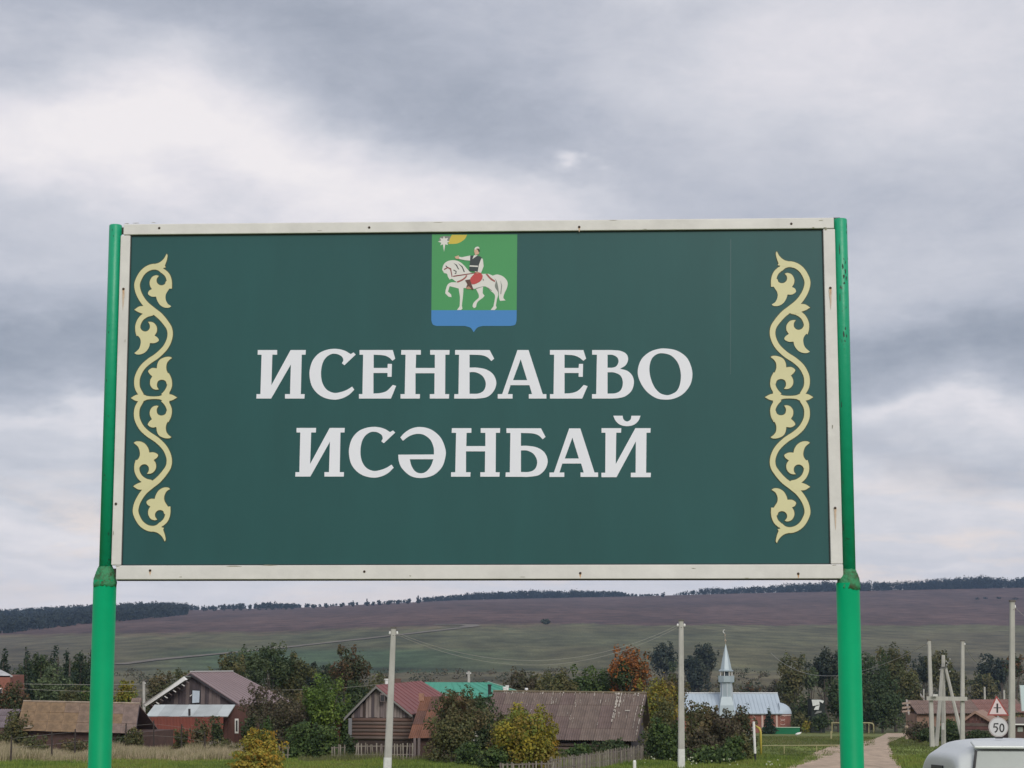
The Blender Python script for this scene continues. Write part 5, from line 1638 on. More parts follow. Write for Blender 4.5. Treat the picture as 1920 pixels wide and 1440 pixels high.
# ------------------------------------------------------------------ picket fences
def picket_fence(label, pa, pb, ha, hb, spacing, lean=.04, gapp=0.0, name='picket_fence', wdt=.07):
    a, b = on_ground(*pa), on_ground(*pb)
    g = thing(name, a, label, 'fence', 'weathered picket fences')
    L_ = math.hypot(*(b-a)[:2])
    n = max(2, int(L_/spacing))
    d = (b-a)/L_
    datas = []
    for k in range(5):
        w = wdt*random.uniform(.8, 1.25); hh = 1.0
        v = [(-w/2, -.012, 0), (w/2, -.012, 0), (w/2, .012, 0), (-w/2, .012, 0), (-w/2, -.012, hh), (w/2, -.012, hh-.03*random.random()), (w/2, .012, hh-.03), (-w/2, .012, hh)]
        datas.append(mesh_data('picket', v, BOXF, [M_PICK, mat('paler_picket_wood', (0.27, 0.24, 0.20), .9, var=.3, vscale=3), M_WOODG][k % 3]))
    for i in range(n):
        if random.random() < gapp: continue
        t = (i+.5)/n
        p = a + (b-a)*t
        o = bpy.data.objects.new('picket', random.choice(datas))
        o.scale = (1, 1, (ha*(1-t)+hb*t)*random.uniform(.86, 1.08))
        o.rotation_euler = (0, random.gauss(0, lean), math.atan2(d[1], d[0]))
        link(o, g, (p[0]+random.gauss(0, .02), p[1], float(ground_z(p[0], p[1]))-.03))
    for hr in (.28, .75):
        A_, B_ = a + [0, .03, ha*hr], b + [0, .03, hb*hr]
        MB().box(A_, B_-A_, (0, .04, 0), (0, 0, .06)).make('fence_rail', M_PICK, g)
picket_fence('leaning grey picket fence in front of the log house', (664, 118), (776, 118), 1.10, 1.10, .185, .07)
picket_fence('short run of pickets just left of the log house', (620, 118.5), (648, 118), .95, 1.0, .19, .04)
picket_fence('few pickets showing between the yellow and green bushes', (513, 119.5), (543, 119.5), .95, .95, .22, .03)
picket_fence('dim picket fence left of the yellow bush', (392, 129), (462, 127), .95, .95, .20, .03)
picket_fence('picket fence climbing towards the end of the long barn', (1030, 89), (1222, 119), .85, .98, .19, .05)
picket_fence('ragged picket tops along the bottom edge below the yellow bush', (935, 88), (1052, 87), .60, .72, .17, .06)
def post_fence():
    pts = [(97, 120, 1371), (140, 126, 1367), (235, 131, 1356), (288, 131, 1351), (341, 131, 1358), (384, 129, 1372), (20, 118, 1380)]
    g = thing('wire_fence', on_ground(140, 126), 'row of thin dark fence posts in the dry grass on the left', 'fence')
    tops = []
    for x, Y, t in pts:
        b = on_ground(x, Y)
        top = P(x + random.uniform(-1, 2), t, Y)
        MB().tube([b, b*.5+top*.5+[random.uniform(-.03, .03), 0, 0], top], [.06, .055, .045], 6).make('fence_post', mat('dark_post_wood', (.045, .035, .03), .9), g)
        tops.append((x, b, top))
    tops.sort(key=lambda q: q[0])
    for (x0, b0, t0), (x1, b1, t1) in zip(tops, tops[1:]):
        for hh in (.9, .55):
            MB().tube([b0+(t0-b0)*hh, b1+(t1-b1)*hh], .006, 4).make('fence_wire', M_WIRE, g)
post_fence()

# ------------------------------------------------------------------ parked car
def car():
    gx = 6.77
    b = np.array([gx, 26.2, float(ground_z(gx, 26.2))])
    g = thing('parked_van', b, 'silver white minivan seen from behind at the lower right corner', 'van')
    paint = mat('silver_white_paint', (0.60, 0.63, 0.62), .28, var=.03, spec=.5, metal=.1)
    # stations: y, roof height above ground, half width of the raised roof, half width of the side, height of the side's top edge
    st = [(24.00, .62, .70, .86, .45), (24.03, .95, .74, .90, .80), (24.08, 1.18, .72, .92, 1.05), (24.20, 1.40, .72, .93, 1.27), (24.34, 1.50, .72, .935, 1.345),
          (24.75, 1.55, .73, .94, 1.37), (25.6, 1.58, .74, .94, 1.38), (26.6, 1.58, .73, .94, 1.38), (27.3, 1.53, .70, .93, 1.345), (27.8, 1.36, .68, .92, 1.20),
          (28.15, 1.10, .70, .91, .98), (28.5, .95, .70, .90, .85), (28.8, .78, .64, .86, .70), (28.9, .5, .6, .80, .42)]
    def gz2(y): return b[2] - .05*(y-26.2)
    v, f = [], []
    K = 15
    for (y, zr, hr, hs, zs) in st:
        z0 = gz2(y)
        half = [(hs*.96, .22), (hs, .40), (hs*1.01, zs*.75), (hs*.985, zs*.97)]
        # greenhouse side leaning in, then a rounded roof edge
        half += [(hs*.93, zs*1.005), (hr*1.07, zs + (zr-zs)*.35), (hr*.93, zs+(zr-zs)*.86)]
        row = [(-x, z) for x, z in half] + [(0, zr)] + [(x, z) for x, z in half[::-1]]
        v += [(gx+x, y, z0+z) for x, z in row]
    for i in range(len(st)-1):
        for k in range(K-1):
            f.append((i*K+k, i*K+k+1, (i+1)*K+k+1, (i+1)*K+k))
    f.append(tuple(range(K))); f.append(tuple((len(st)-1)*K+k for k in range(K))[::-1])
    o = part('body', v, f, paint, g, smooth=True)
    ss = o.modifiers.new('subdivision', 'SUBSURF'); ss.levels = 2; ss.render_levels = 2
    glass = mat('dark_car_glass', (.03, .035, .035), .06, spec=.8)
    glass2 = mat('reflected_sky_rear_glass', (.30, .33, .31), .18, spec=.8, var=.05)
    gl = lambda y: gz2(y)
    # tailgate window: pale base colour paints in reflected sky; dark lower band
    def rw(x, y, z): return np.array([gx+x, y, gl(y)+z])
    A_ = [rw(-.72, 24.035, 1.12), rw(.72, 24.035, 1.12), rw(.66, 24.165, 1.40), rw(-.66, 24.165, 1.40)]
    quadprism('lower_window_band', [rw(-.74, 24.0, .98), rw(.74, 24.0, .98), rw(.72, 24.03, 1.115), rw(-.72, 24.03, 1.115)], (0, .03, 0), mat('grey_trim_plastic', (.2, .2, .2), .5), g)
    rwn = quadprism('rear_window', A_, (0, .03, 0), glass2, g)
    quadprism('window_seal', [A_[3]+[-.03, -.012, .02], A_[0]+[-.04, -.012, -.02], A_[0]+[0.0, -.012, 0], A_[3]+[0.0, -.012, 0]], (0, .01, 0), M_DARK, rwn)
    sp = MB().box(rw(-.70, 24.14, 1.43), (1.40, 0, 0), (0, .30, .05), (0, 0, .04))
    so = sp.make('spoiler', paint, g); bv = so.modifiers.new('bevel', 'BEVEL'); bv.width = .015; bv.segments = 3
    # side windows with dark frames
    def side(y0, y1, z0, z1, s_=-1, c=0.02):
        px_ = gx + s_*.962
        pts = [np.array([px_, y0, gl(y0)+z0]), np.array([px_, y1, gl(y1)+z0]), np.array([px_-s_*.012, y1-c, gl(y1)+z1]), np.array([px_-s_*.012, y0+c*3, gl(y0)+z1])]
        return pts if s_ > 0 else pts[::-1]
    for s_ in (-1, 1):
        for (y0, y1, zt_) in ((24.55, 25.15, 1.0), (25.24, 26.45, 1.2), (26.55, 27.4, 1.0)):
            fr = quadprism('side_window', side(y0, y1, .80, zt_, s_), (-.012*s_, 0, 0), M_DARK, g)
            quadprism('side_pane', [p + [.004*s_, 0, 0] for p in side(y0+.04, y1-.04, .84, zt_-.04, s_)], (-.006*s_, 0, 0), glass, fr)
        MB().box(rw(s_*.82-.07, 23.98, .62), (.14, 0, 0), (0, .06, 0), (0, 0, .22)).make('tail_light', mat('red_tail_light', (.35, .02, .02), .2), g)
        for y in (24.75, 27.45):
            wv = MB()
            c = np.array([gx+s_*.82, y, gl(y)+.30])
            ring = lambda r, x: [c + [x*s_, r*math.cos(2*math.pi*k/20), r*math.sin(2*math.pi*k/20)] for k in range(20)]
            vv = ring(.30, -.1) + ring(.30, .1) + ring(.2, .11)
            ff = [(k, (k+1) % 20, 20+(k+1) % 20, 20+k) for k in range(20)] + [(20+k, 20+(k+1) % 20, 40+(k+1) % 20, 40+k) for k in range(20)] + [tuple(range(40, 60))]
            part('wheel', vv, ff, mat('tyre_rubber', (.02, .02, .02), .8), g)
    MB().box(rw(-.30, 24.9, 1.56), (.09, .02, 0), (0, .06, 0), (0, 0, .02)).make('antenna_base', M_DARK, g)
    for x in (-.45, -.15, .2, .5):
        MB().box(rw(x, 24.22, 1.468), (.06, .02, 0), (.03, .08, .02), (0, 0, .008)).make('roof_clip', mat('grey_trim_plastic', (.2, .2, .2), .5), g)
    for s_ in (-1, 1):
        MB().tube([rw(s_*.953, 25.19, .45), rw(s_*.962, 25.19, .9), rw(s_*.95, 25.19, 1.15)], .004, 4).make('door_seam', M_DARK, g)
        MB().tube([rw(s_*.953, 26.5, .45), rw(s_*.962, 26.5, .9), rw(s_*.95, 26.5, 1.15)], .004, 4).make('door_seam', M_DARK, g)
    MB().box(rw(-.80, 23.95, .3), (1.60, 0, 0), (0, .12, 0), (0, 0, .24)).make('bumper', mat('grey_trim_plastic', (.2, .2, .2), .5), g)
    g.rotation_euler = (0, 0, R(-5))
    MB().box(rw(-.26, 23.985, .62), (.52, 0, 0), (0, .02, 0), (0, 0, .12)).make('number_plate', M_WHITE, g)
car()
# ------------------------------------------------------------------ vegetation
PAL = {
    'dg': [(.045, .072, .03), (.060, .092, .036), (.085, .11, .045)],
    'con': [(.022, .042, .026), (.03, .052, .032), (.045, .068, .036)],
    'g': [(0.070, 0.119, 0.035), (0.105, 0.154, 0.042), (0.056, 0.091, 0.035)],
    'sg': [(0.119, 0.161, 0.077), (0.140, 0.182, 0.084), (0.091, 0.126, 0.063)],
    'bg': [(0.140, 0.224, 0.042), (0.182, 0.252, 0.049), (0.098, 0.154, 0.042)],
    'yg': [(0.264, 0.252, 0.042), (0.336, 0.276, 0.036), (0.180, 0.216, 0.042), (0.240, 0.180, 0.036)],
    'yw': [(0.391, 0.299, 0.046), (0.299, 0.265, 0.046), (0.460, 0.276, 0.040), (0.207, 0.230, 0.046)],
    'ol': [(0.119, 0.126, 0.049), (0.154, 0.140, 0.056), (0.084, 0.098, 0.042)],
    'br': [(.105, .085, .055), (.12, .10, .06), (.085, .085, .045)],
    'brg': [(0.123, 0.109, 0.051), (0.160, 0.123, 0.058), (0.094, 0.109, 0.043)],
    'rb': [(.115, .078, .04), (.09, .085, .04), (.15, .085, .04), (.06, .08, .035), (.07, .09, .04)],
    'or': [(0.345, 0.132, 0.034), (0.253, 0.103, 0.034), (0.437, 0.161, 0.040), (0.103, 0.081, 0.034)],
    'bl': [(.042, .060, .046), (.055, .072, .052), (.07, .082, .05)],
}
def leaves(name, lobes, n, size, pal, parent, weights=None, flat=0.0, m=M_LEAF, lobe_tint=True, ragged=.10):
    """lobes: array (k, 6) centre + radii; n leaf clumps spread over them"""
    lobes = np.asarray(lobes, float)
    w = lobes[:, 3]*lobes[:, 4] + lobes[:, 3]*lobes[:, 5] + lobes[:, 4]*lobes[:, 5]
    idx = rng.choice(len(lobes), n, p=w/w.sum())
    d = rng.normal(0, 1, (n, 3)); d /= np.linalg.norm(d, axis=1)[:, None]
    rad = 0.55 + 0.5*rng.random(n)**0.6
    rad = np.where(rng.random(n) < ragged, rad*(1.12 + .35*rng.random(n)), rad)
    c = lobes[idx, :3] + d*lobes[idx, 3:]*rad[:, None]
    nrm = d + rng.normal(0, .55, (n, 3)) + np.array([0, 0, .25]); nrm /= np.linalg.norm(nrm, axis=1)[:, None]
    a = np.cross(nrm, rng.normal(0, 1, (n, 3))); a /= np.linalg.norm(a, axis=1)[:, None]
    b = np.cross(nrm, a)
    s_ = size*(.55 + .8*rng.random(n))[:, None]
    a, b = a*s_, b*s_*(.6+.4*rng.random(n))[:, None]
    bend = nrm*s_*.25
    v = np.stack([c-a, c-b+bend*.4, c+a, c+b+bend*.4], 1).reshape(-1, 3)
    pal_ = np.array(PAL[pal])
    li = rng.integers(0, len(pal_), len(lobes))
    li2 = rng.integers(0, len(pal_), n)
    pick = np.where(rng.random(n) < (.65 if lobe_tint else 0), li[idx], li2)
    col = pal_[pick] * (.78 + .44*rng.random(n))[:, None] * (.85 + .3*rng.random(len(lobes)))[idx][:, None]
    org = W[parent]
    v = v - org
    me = bpy.data.meshes.new(name)
    me.vertices.add(4*n); me.vertices.foreach_set('co', v.reshape(-1))
    me.loops.add(4*n); me.loops.foreach_set('vertex_index', np.arange(4*n, dtype=np.int32))
    me.polygons.add(n); me.polygons.foreach_set('loop_start', np.arange(0, 4*n, 4, dtype=np.int32))
    me.update(calc_edges=True)
    at = me.color_attributes.new('tint', 'FLOAT_COLOR', 'POINT')
    cc = np.repeat(np.hstack([col, np.ones((n, 1))]), 4, axis=0)
    at.data.foreach_set('color', cc.astype(np.float32).reshape(-1))
    me.materials.append(m)
    o = bpy.data.objects.new(name, me)
    return link(o, parent, org)

def tree(px, Y, top, wpx, style, pal, label, n=2500, leaf=None, name='tree', group=None, low=0.25, cat=None, lobes_n=26):
    b = on_ground(px, Y)
    zt = P(px, top, Y)[2]
    H = max(.5, zt - b[2])
    r = wpx/2*Y/3500
    t = thing(name, b, label, cat or ('bush' if style in ('bush', 'weed') else 'tree'), group)
    leaf = (leaf*.82 if leaf else max(.085, Y*.00062))
    lobes = []
    if style == 'conifer':
        k = 11
        for i in range(k):
            f = i/(k-1)
            rr = r*(1-f)**.7*.95 + .10*r
            z = b[2] + H*(.10 + .84*f)
            m_ = max(1, int(5*(1-f)+1))
            for j in range(m_):
                a = 2*math.pi*(j/m_) + i + random.uniform(-.4, .4)
                lobes.append((b[0]+math.cos(a)*rr*.5, b[1]+math.sin(a)*rr*.5, z + random.uniform(-.03, .03)*H, rr*.62, rr*.62, H*.07+.12))
        for f in (.15, .35, .55, .72, .86):
            lobes.append((b[0], b[1], b[2]+H*f, r*.75*(1.05-f), r*.75*(1.05-f), H*.12))
        lobes.append((b[0], b[1], zt - H*.05, r*.12, r*.12, H*.07))
    else:
        z0 = b[2] + H*(low if style != 'bush' else 0.02)
        cz, rz = (z0+zt)/2, (zt-z0)/2
        lim = 1.25 if style != 'bush' else (1.3 if Y > 145 else 9)
        if rz > r*lim:
            rz = r*lim; cz = zt - rz
        spots_r, spots_rz = r, rz
        for i in range(lobes_n):
            d = np.array([random.gauss(0, 1), random.gauss(0, 1), random.gauss(0, 1)]); d /= np.linalg.norm(d)
            q = random.random()**.4
            k = random.uniform(.19, .42) if style != 'loose' else random.uniform(.14, .30)
            x, y, z = d*q*(1-k)
            taper = 1.0 if style != 'bush' else (1.12 - .3*(z+1)/2)
            lobes.append((b[0]+x*r*taper, b[1]+y*r*.85*taper, cz+z*rz, k*r*random.uniform(.9, 1.3), k*r, k*rz*random.uniform(.8, 1.15)))
        lobes.append((b[0]+random.uniform(-.15, .15)*r, b[1], zt-rz*.25, r*.28, r*.28, rz*.25))
        for i in range(6):
            a = random.uniform(0, 2*math.pi); el = random.uniform(.1, 1.3)
            kk = random.uniform(.11, .2)
            lobes.append((b[0]+math.cos(a)*math.cos(el)*r*.98, b[1]+math.sin(a)*math.cos(el)*r*.85, cz+math.sin(el)*rz*.95, r*kk, r*kk, rz*kk*1.5))
        if style == 'bush' and Y < 145:
            for i in range(9):
                a = 2*math.pi*i/9 + random.uniform(-.3, .3)
                lobes.append((b[0]+math.cos(a)*r*.68, b[1]+math.sin(a)*r*.5, b[2]+H*random.uniform(.12, .3), r*.33, r*.3, H*.2))
    ah = H*.5 if style == 'conifer' else rz
    n = int(min(19000, max(n, (2.4 if style == 'loose' else 4.6)*math.pi*r*ah/(1.3*leaf*leaf))))
    leaves('crown', lobes, n, leaf, pal, t)
    k = MB()
    tr = max(.04, H*.018)
    lean = random.uniform(-.04, .04)*H
    topc = np.array([b[0]+lean, b[1], b[2]+H*(.9 if style == 'conifer' else .62)])
    k.tube([b-[0, 0, .2], b + (topc-b)*.5 + [random.uniform(-.03, .03)*H, 0, 0], topc], [tr*1.3, tr, tr*.4], 7)
    if style != 'conifer':
        for l in random.sample(lobes, min(6, len(lobes))):
            s0 = b + (topc-b)*random.uniform(.15, .7)
            e = np.array(l[:3])
            k.tube([s0, s0*.5+e*.5+[0, 0, -.03*H], e], [tr*.5, tr*.35, tr*.15], 5)
    k.make('trunk', M_BARK, t)
    return t

T = tree
VIL = 'trees behind the houses'
# far left conifers and garden trees
T(4, 195, 1216, 78, 'conifer', 'con', 'dark spruce cut by the left edge', 1700, group=VIL)
T(45, 198, 1220, 70, 'conifer', 'con', 'second dark spruce from the left edge', 1700, group=VIL)
T(72, 205, 1226, 60, 'round', 'dg', 'dark broad tree between two spruces on the left', 1500, group=VIL)
T(100, 200, 1214, 86, 'conifer', 'con', 'tall blunt spruce left of the green post', 1900, group=VIL)
T(121, 206, 1217, 60, 'conifer', 'con', 'slim spruce leaning on the tall blunt one', 1200, group=VIL)
T(148, 198, 1221, 80, 'conifer', 'con', 'broad spruce just left of the green post', 1600, group=VIL)
T(168, 196, 1218, 56, 'conifer', 'con', 'narrow spruce touching the left green post', 1200, group=VIL)
T(60, 215, 1236, 96, 'bush', 'dg', 'wide dark tree mass behind the left hand spruces', 2000)
T(140, 214, 1234, 90, 'bush', 'dg', 'wide dark tree mass behind the spruces beside the post', 2000)
T(92, 176, 1249, 72, 'round', 'sg', 'round grey green willow in front of the spruces', 3800, low=.1)
T(130, 168, 1285, 60, 'bush', 'ol', 'olive bush behind the tan barn beside the post', 1600)
T(20, 158, 1278, 80, 'bush', 'rb', 'brownish bush in front of the brick house at the left edge', 2600)
T(25, 134, 1328, 62, 'bush', 'ol', 'olive bush over the violet roof at the far left', 1800)
T(165, 170, 1288, 60, 'bush', 'g', 'green bush half hidden by the left post', 1500)
T(232, 172, 1276, 58, 'bush', 'yg', 'yellowish green bush right of the left post', 1800)
T(300, 235, 1262, 80, 'bush', 'brg', 'thin brownish scrub tree above the small shed', 1300)
T(340, 230, 1260, 70, 'bush', 'ol', 'thin olive tree behind the plank gable', 1100)
# behind the purple roofed house
T(428, 190, 1221, 74, 'round', 'ol', 'pale olive tree behind the purple roof', 2600, group=VIL)
T(468, 196, 1216, 78, 'loose', 'sg', 'grey green feathery tree left of the tallest crown', 2600, group=VIL)
T(505, 190, 1205, 96, 'loose', 'dg', 'tallest dark green crown behind the purple roofed house', 3600, group=VIL, lobes_n=26)
T(548, 192, 1228, 84, 'round', 'ol', 'brownish green tree sloping down right of the tallest crown', 2400, group=VIL)
T(583, 230, 1243, 52, 'round', 'bl', 'small blue green far tree in front of the green field', 900)
T(612, 235, 1248, 60, 'round', 'dg', 'low far tree beside the red brown crown', 700)
T(650, 196, 1212, 84, 'round', 'rb', 'egg shaped tree with red brown leaves', 4200, low=.08, lobes_n=22)
T(668, 178, 1278, 60, 'bush', 'dg', 'dark bush at the foot of the red brown tree', 1700)
T(700, 205, 1264, 90, 'bush', 'ol', 'dull bush behind the log house chimney', 900)
# in front of / between the houses
T(490, 137, 1283, 84, 'loose', 'br', 'bare purplish brown bush over the end of the purple roof', 1400, lobes_n=22, leaf=.10)
T(470, 131, 1345, 44, 'bush', 'dg', 'dark bush below the purple roof eave', 1500)
T(528, 131, 1296, 120, 'bush', 'br', 'large dark brown bush between the two houses', 4600, lobes_n=24)
T(575, 133, 1305, 90, 'bush', 'brg', 'brownish bush left of the bright green tree', 2600)
T(608, 130, 1266, 92, 'round', 'bg', 'bright yellow green tree between the two gabled houses', 6000, low=.15, lobes_n=26)
T(655, 131, 1318, 52, 'bush', 'g', 'green bush leaning on the log house roof', 1800)
T(570, 122, 1352, 84, 'bush', 'g', 'leafy green bush above the short picket fence', 4200)
T(612, 121, 1362, 72, 'bush', 'g', 'low green bush beside the small orange hut', 3000)
T(655, 120, 1378, 30, 'bush', 'dg', 'dark weedy clump at the corner of the log house', 900)
T(500, 116, 1340, 26, 'bush', 'g', 'upright yellow green shoot above the yellow bush', 1100, leaf=.085)
T(490, 108, 1368, 88, 'bush', 'yw', 'yellow autumn bush in the near grass', 4200, leaf=.085)
T(480, 93, 1404, 104, 'bush', 'yw', 'low spreading yellow bush cut by the bottom edge', 4200, leaf=.085)
T(420, 124, 1385, 60, 'bush', 'ol', 'weedy olive clump left of the yellow bush', 1300)
T(850, 113, 1292, 122, 'loose', 'brg', 'tall open bush with green and brown leaves in front of the rusty shed', 7500, lobes_n=40, leaf=.095, low=.06)
T(846, 111, 1335, 104, 'bush', 'ol', 'leafy olive undergrowth below the tall open bush', 4200, leaf=.095)
T(905, 121, 1302, 90, 'bush', 'dg', 'dark green bush over the left end of the long barn', 4200)
T(938, 119, 1340, 60, 'bush', 'brg', 'brown green bush in front of the long barn', 2300)
T(978, 101, 1325, 138, 'bush', 'yg', 'large round yellow green bush left of centre bottom', 10500, leaf=.095, lobes_n=34)
T(1020, 102, 1362, 64, 'bush', 'yw', 'yellower side of the big round bush', 3200, leaf=.09)
T(930, 100, 1400, 70, 'bush', 'g', 'green undergrowth left of the big round bush', 1900, leaf=.09)
T(880, 104, 1390, 60, 'bush', 'g', 'light green undergrowth below the tall open bush', 1700, leaf=.09)
T(1085, 117, 1394, 70, 'bush', 'g', 'low green weeds under the long barn eave', 1700)
T(1145, 119, 1386, 84, 'bush', 'dg', 'dark weeds by the right part of the long barn wall', 1900)
# behind the long barn
T(975, 190, 1256, 70, 'round', 'br', 'brown round tree right of the green roof', 2200)
T(1012, 194, 1262, 76, 'bush', 'ol', 'blue grey bush beside the brown round tree', 1500)
T(1050, 184, 1258, 100, 'bush', 'ol', 'olive bush above the middle of the barn ridge', 2600)
T(1100, 186, 1249, 124, 'bush', 'g', 'broad green tree behind the long barn', 4000, low=.0, lobes_n=22)
T(1148, 188, 1258, 84, 'bush', 'ol', 'dull green tree left of the orange tree', 2000)
T(1180, 184, 1209, 88, 'round', 'or', 'orange autumn tree behind the barn end', 5200, low=.15, lobes_n=38)
T(1172, 183, 1240, 48, 'round', 'dg', 'dark green core of leaves in front of the orange crown', 1500, low=.05)
T(1228, 172, 1270, 96, 'bush', 'yg', 'yellow olive tree between the orange tree and the pole', 2800)
T(1258, 176, 1262, 76, 'bush', 'brg', 'rusty brown bush left of the pole', 1800)
T(1240, 122, 1308, 84, 'bush', 'ol', 'olive bush right of the long barn', 4200)
T(1232, 116, 1345, 56, 'bush', 'g', 'leafy green bush beside the barn end', 2600)
T(1262, 113, 1358, 56, 'bush', 'g', 'green bush behind the foot of the pole', 2400)
# right of the pole, in front of the mosque
T(1308, 150, 1318, 60, 'loose', 'brg', 'thin bush in front of the mosque roof near the pole', 1500, leaf=.11)
T(1296, 121, 1330, 44, 'bush', 'brg', 'brown green bush touching the white banded pole', 1500)
T(1540, 296, 1338, 46, 'bush', 'dg', 'dark bush hiding the foot of the small black shed', 900)
T(1330, 125, 1326, 90, 'bush', 'brg', 'brown green bush below the minaret', 3800, lobes_n=26)
T(1362, 122, 1326, 70, 'bush', 'br', 'dark brown bush below the minaret', 2800)
T(1390, 128, 1324, 62, 'bush', 'rb', 'reddish brown bush left of the brick wall', 2000)
T(1315, 115, 1368, 70, 'bush', 'br', 'dark bramble behind the white banded pole', 2600)
T(1372, 112, 1383, 56, 'bush', 'g', 'low green bush left of the marker post', 2200)
T(1392, 116, 1372, 40, 'bush', 'ol', 'olive shrub beside the board stack', 1200)
T(1332, 108, 1398, 90, 'bush', 'g', 'low weeds at the edge of the near grass', 1500)
T(1443, 283, 1326, 25, 'conifer', 'con', 'small dark fir in front of the mosque wall', 1200, leaf=.16, name='fir_tree')
T(1248, 620, 1204, 54, 'round', 'bl', 'far dark tree left of the white banded pole', 900, low=.05)
T(1292, 630, 1228, 30, 'round', 'bl', 'low far dark tree right of the white banded pole', 400, low=.0)
T(1325, 620, 1203, 50, 'round', 'bl', 'far dark blunt tree left of the minaret', 800, low=.0)
T(1310, 610, 1234, 60, 'bush', 'bl', 'low far hedge left of the minaret', 500)
T(1262, 560, 1240, 18, 'loose', 'sg', 'pale bare far tree left of the pole', 300)
T(1405, 520, 1278, 50, 'bush', 'rb', 'brown scrub in the meadow behind the mosque', 600)
T(1455, 500, 1275, 50, 'bush', 'br', 'brown bush in the meadow left of the round tree', 700)
T(1360, 540, 1262, 36, 'bush', 'ol', 'green scrub in the meadow beside the spire', 400)
T(1490, 335, 1231, 76, 'round', 'ol', 'rounded olive tree right of the mosque', 4200, low=.15, lobes_n=22)
T(1522, 338, 1252, 34, 'round', 'sg', 'paler tree beside the rounded olive tree', 1200, low=.1)
T(1508, 312, 1300, 50, 'bush', 'dg', 'dark bush below the rounded olive tree', 1400)
T(1498, 298, 1334, 44, 'bush', 'ol', 'olive bush at the right end of the mosque', 1300, leaf=.18)
T(1512, 296, 1352, 22, 'bush', 'yg', 'small yellowish bush right of the mosque apse', 500, leaf=.18)
T(1552, 345, 1212, 72, 'round', 'bl', 'dark blue green tree left of the right hand post', 2300, low=.02)
T(1572, 312, 1270, 60, 'bush', 'dg', 'dark mass of leaves behind the right hand post', 2600)
T(1628, 318, 1222, 110, 'round', 'dg', 'big dark tree right of the green post', 5000, low=.0, lobes_n=26)
T(1680, 322, 1214, 104, 'round', 'ol', 'big tree with paler olive top right of the green post', 5000, low=.1, lobes_n=26)
T(1655, 306, 1275, 110, 'bush', 'dg', 'dark undergrowth beyond the road', 3600, lobes_n=24)
T(1706, 312, 1262, 60, 'bush', 'ol', 'olive growth above the brown barn', 2000)
T(1735, 430, 1230, 48, 'round', 'bl', 'far dark tree behind the left twin pole', 900, low=.0)
T(1765, 420, 1218, 56, 'round', 'ol', 'far rounded tree behind the propped pole', 1400, low=.0)
T(1788, 440, 1250, 60, 'bush', 'ol', 'far olive bush between the twin poles', 900)
T(1858, 560, 1224, 66, 'round', 'bl', 'far dark round tree right of the twin poles', 1300, low=.0)
T(1880, 555, 1232, 40, 'round', 'bl', 'far dark tree overlapping the round one', 600, low=.0)
T(1846, 540, 1262, 70, 'bush', 'ol', 'low far scrub under the dark round tree', 600)
T(1905, 420, 1225, 40, 'loose', 'rb', 'brown far scrub behind the tall pole', 900)
T(1780, 178, 1348, 60, 'bush', 'g', 'green bush in front of the brown barn wall', 1500)
T(1722, 170, 1352, 60, 'bush', 'br', 'brown bush at the left end of the brown barn', 1500)
T(1745, 166, 1365, 60, 'bush', 'dg', 'dark bush behind the feet of the twin poles', 1600)
T(1790, 160, 1366, 60, 'bush', 'dg', 'dark hedge between the twin poles', 1500)
T(1840, 158, 1370, 80, 'bush', 'dg', 'dark hedge below the small red gable', 1800)
T(1915, 200, 1335, 50, 'bush', 'ol', 'olive bush behind the board at the right edge', 900)
T(1024, 1500, 1161, 22, 'bush', 'bl', 'lone dark copse in the middle of the ploughed field', 300, name='copse', cat='copse')
# weeds along the fences
T(60, 126, 1378, 70, 'bush', 'ol', 'weeds in front of the tan barn at its left end', 1200)
T(140, 128, 1384, 80, 'bush', 'brg', 'brown weeds under the tan barn eave', 1200)
T(232, 132, 1370, 56, 'bush', 'dg', 'dark weeds below the small shed', 1200)
T(250, 130, 1362, 40, 'bush', 'ol', 'weeds at the left end of the red fence', 900)
T(340, 132, 1364, 40, 'bush', 'ol', 'shrub before the middle of the red fence', 900)
T(375, 131, 1350, 46, 'bush', 'brg', 'brown green shrub before the red fence', 1400)
T(405, 133, 1342, 30, 'bush', 'dg', 'dark shrub at the right end of the red fence', 900)

# ------------------------------------------------------------------ lone trees along the left crest, woods
def far_wood(name, spots, label, cat='wood', hmin=11, hmax=17, per=46, kind='stuff', con=.5, pal='bl', leaf=1.15):
    base = np.array(spots[0])
    t = None
    lobes = []
    for s_ in spots:
        h = random.uniform(hmin, hmax)*(s_[3] if len(s_) > 3 else 1)
        x, y, z = s_[:3]
        if random.random() < con:
            for f in (0.06, 0.22, .42, .62, .8, .93):
                r = h*.22*(1.08-f)
                lobes.append((x, y, z+h*f, r, r, h*.13))
        else:
            for k in range(4):
                r = h*random.uniform(.18, .28)
                lobes.append((x+random.uniform(-.2, .2)*h, y+random.uniform(-.2, .2)*h, z+h*random.uniform(.35, .78), r, r, r*1.1))
            lobes.append((x, y, z+h*.18, h*.3, h*.3, h*.22))
    class _T: pass
    emp = bpy.data.objects.new(name, None)
    W[emp] = base[:3]
    o = leaves(name, lobes, int(per*len(spots)), leaf, pal, emp)
    o.parent = None
    o.location = tuple(base[:3])
    bpy.data.objects.remove(emp)
    tag(o, label, cat, kind=kind)
    return o
PAL['wood'] = [(.020, .030, .026), (.026, .038, .03), (.034, .045, .03)]
LBASE = [(-120, 1196), (0, 1189), (100, 1178), (170, 1169), (230, 1165), (300, 1158), (360, 1152), (420, 1148)]
sp = []
for i in range(2300):
    px = random.uniform(-110, 350)
    lo = float(interp(px, LBASE)); hi = float(interp(px, CREST)) - .5
    py = random.uniform(hi, lo) if random.random() < .8 else hi + random.random()*2
    q = hit(px, py)
    sp.append(q)
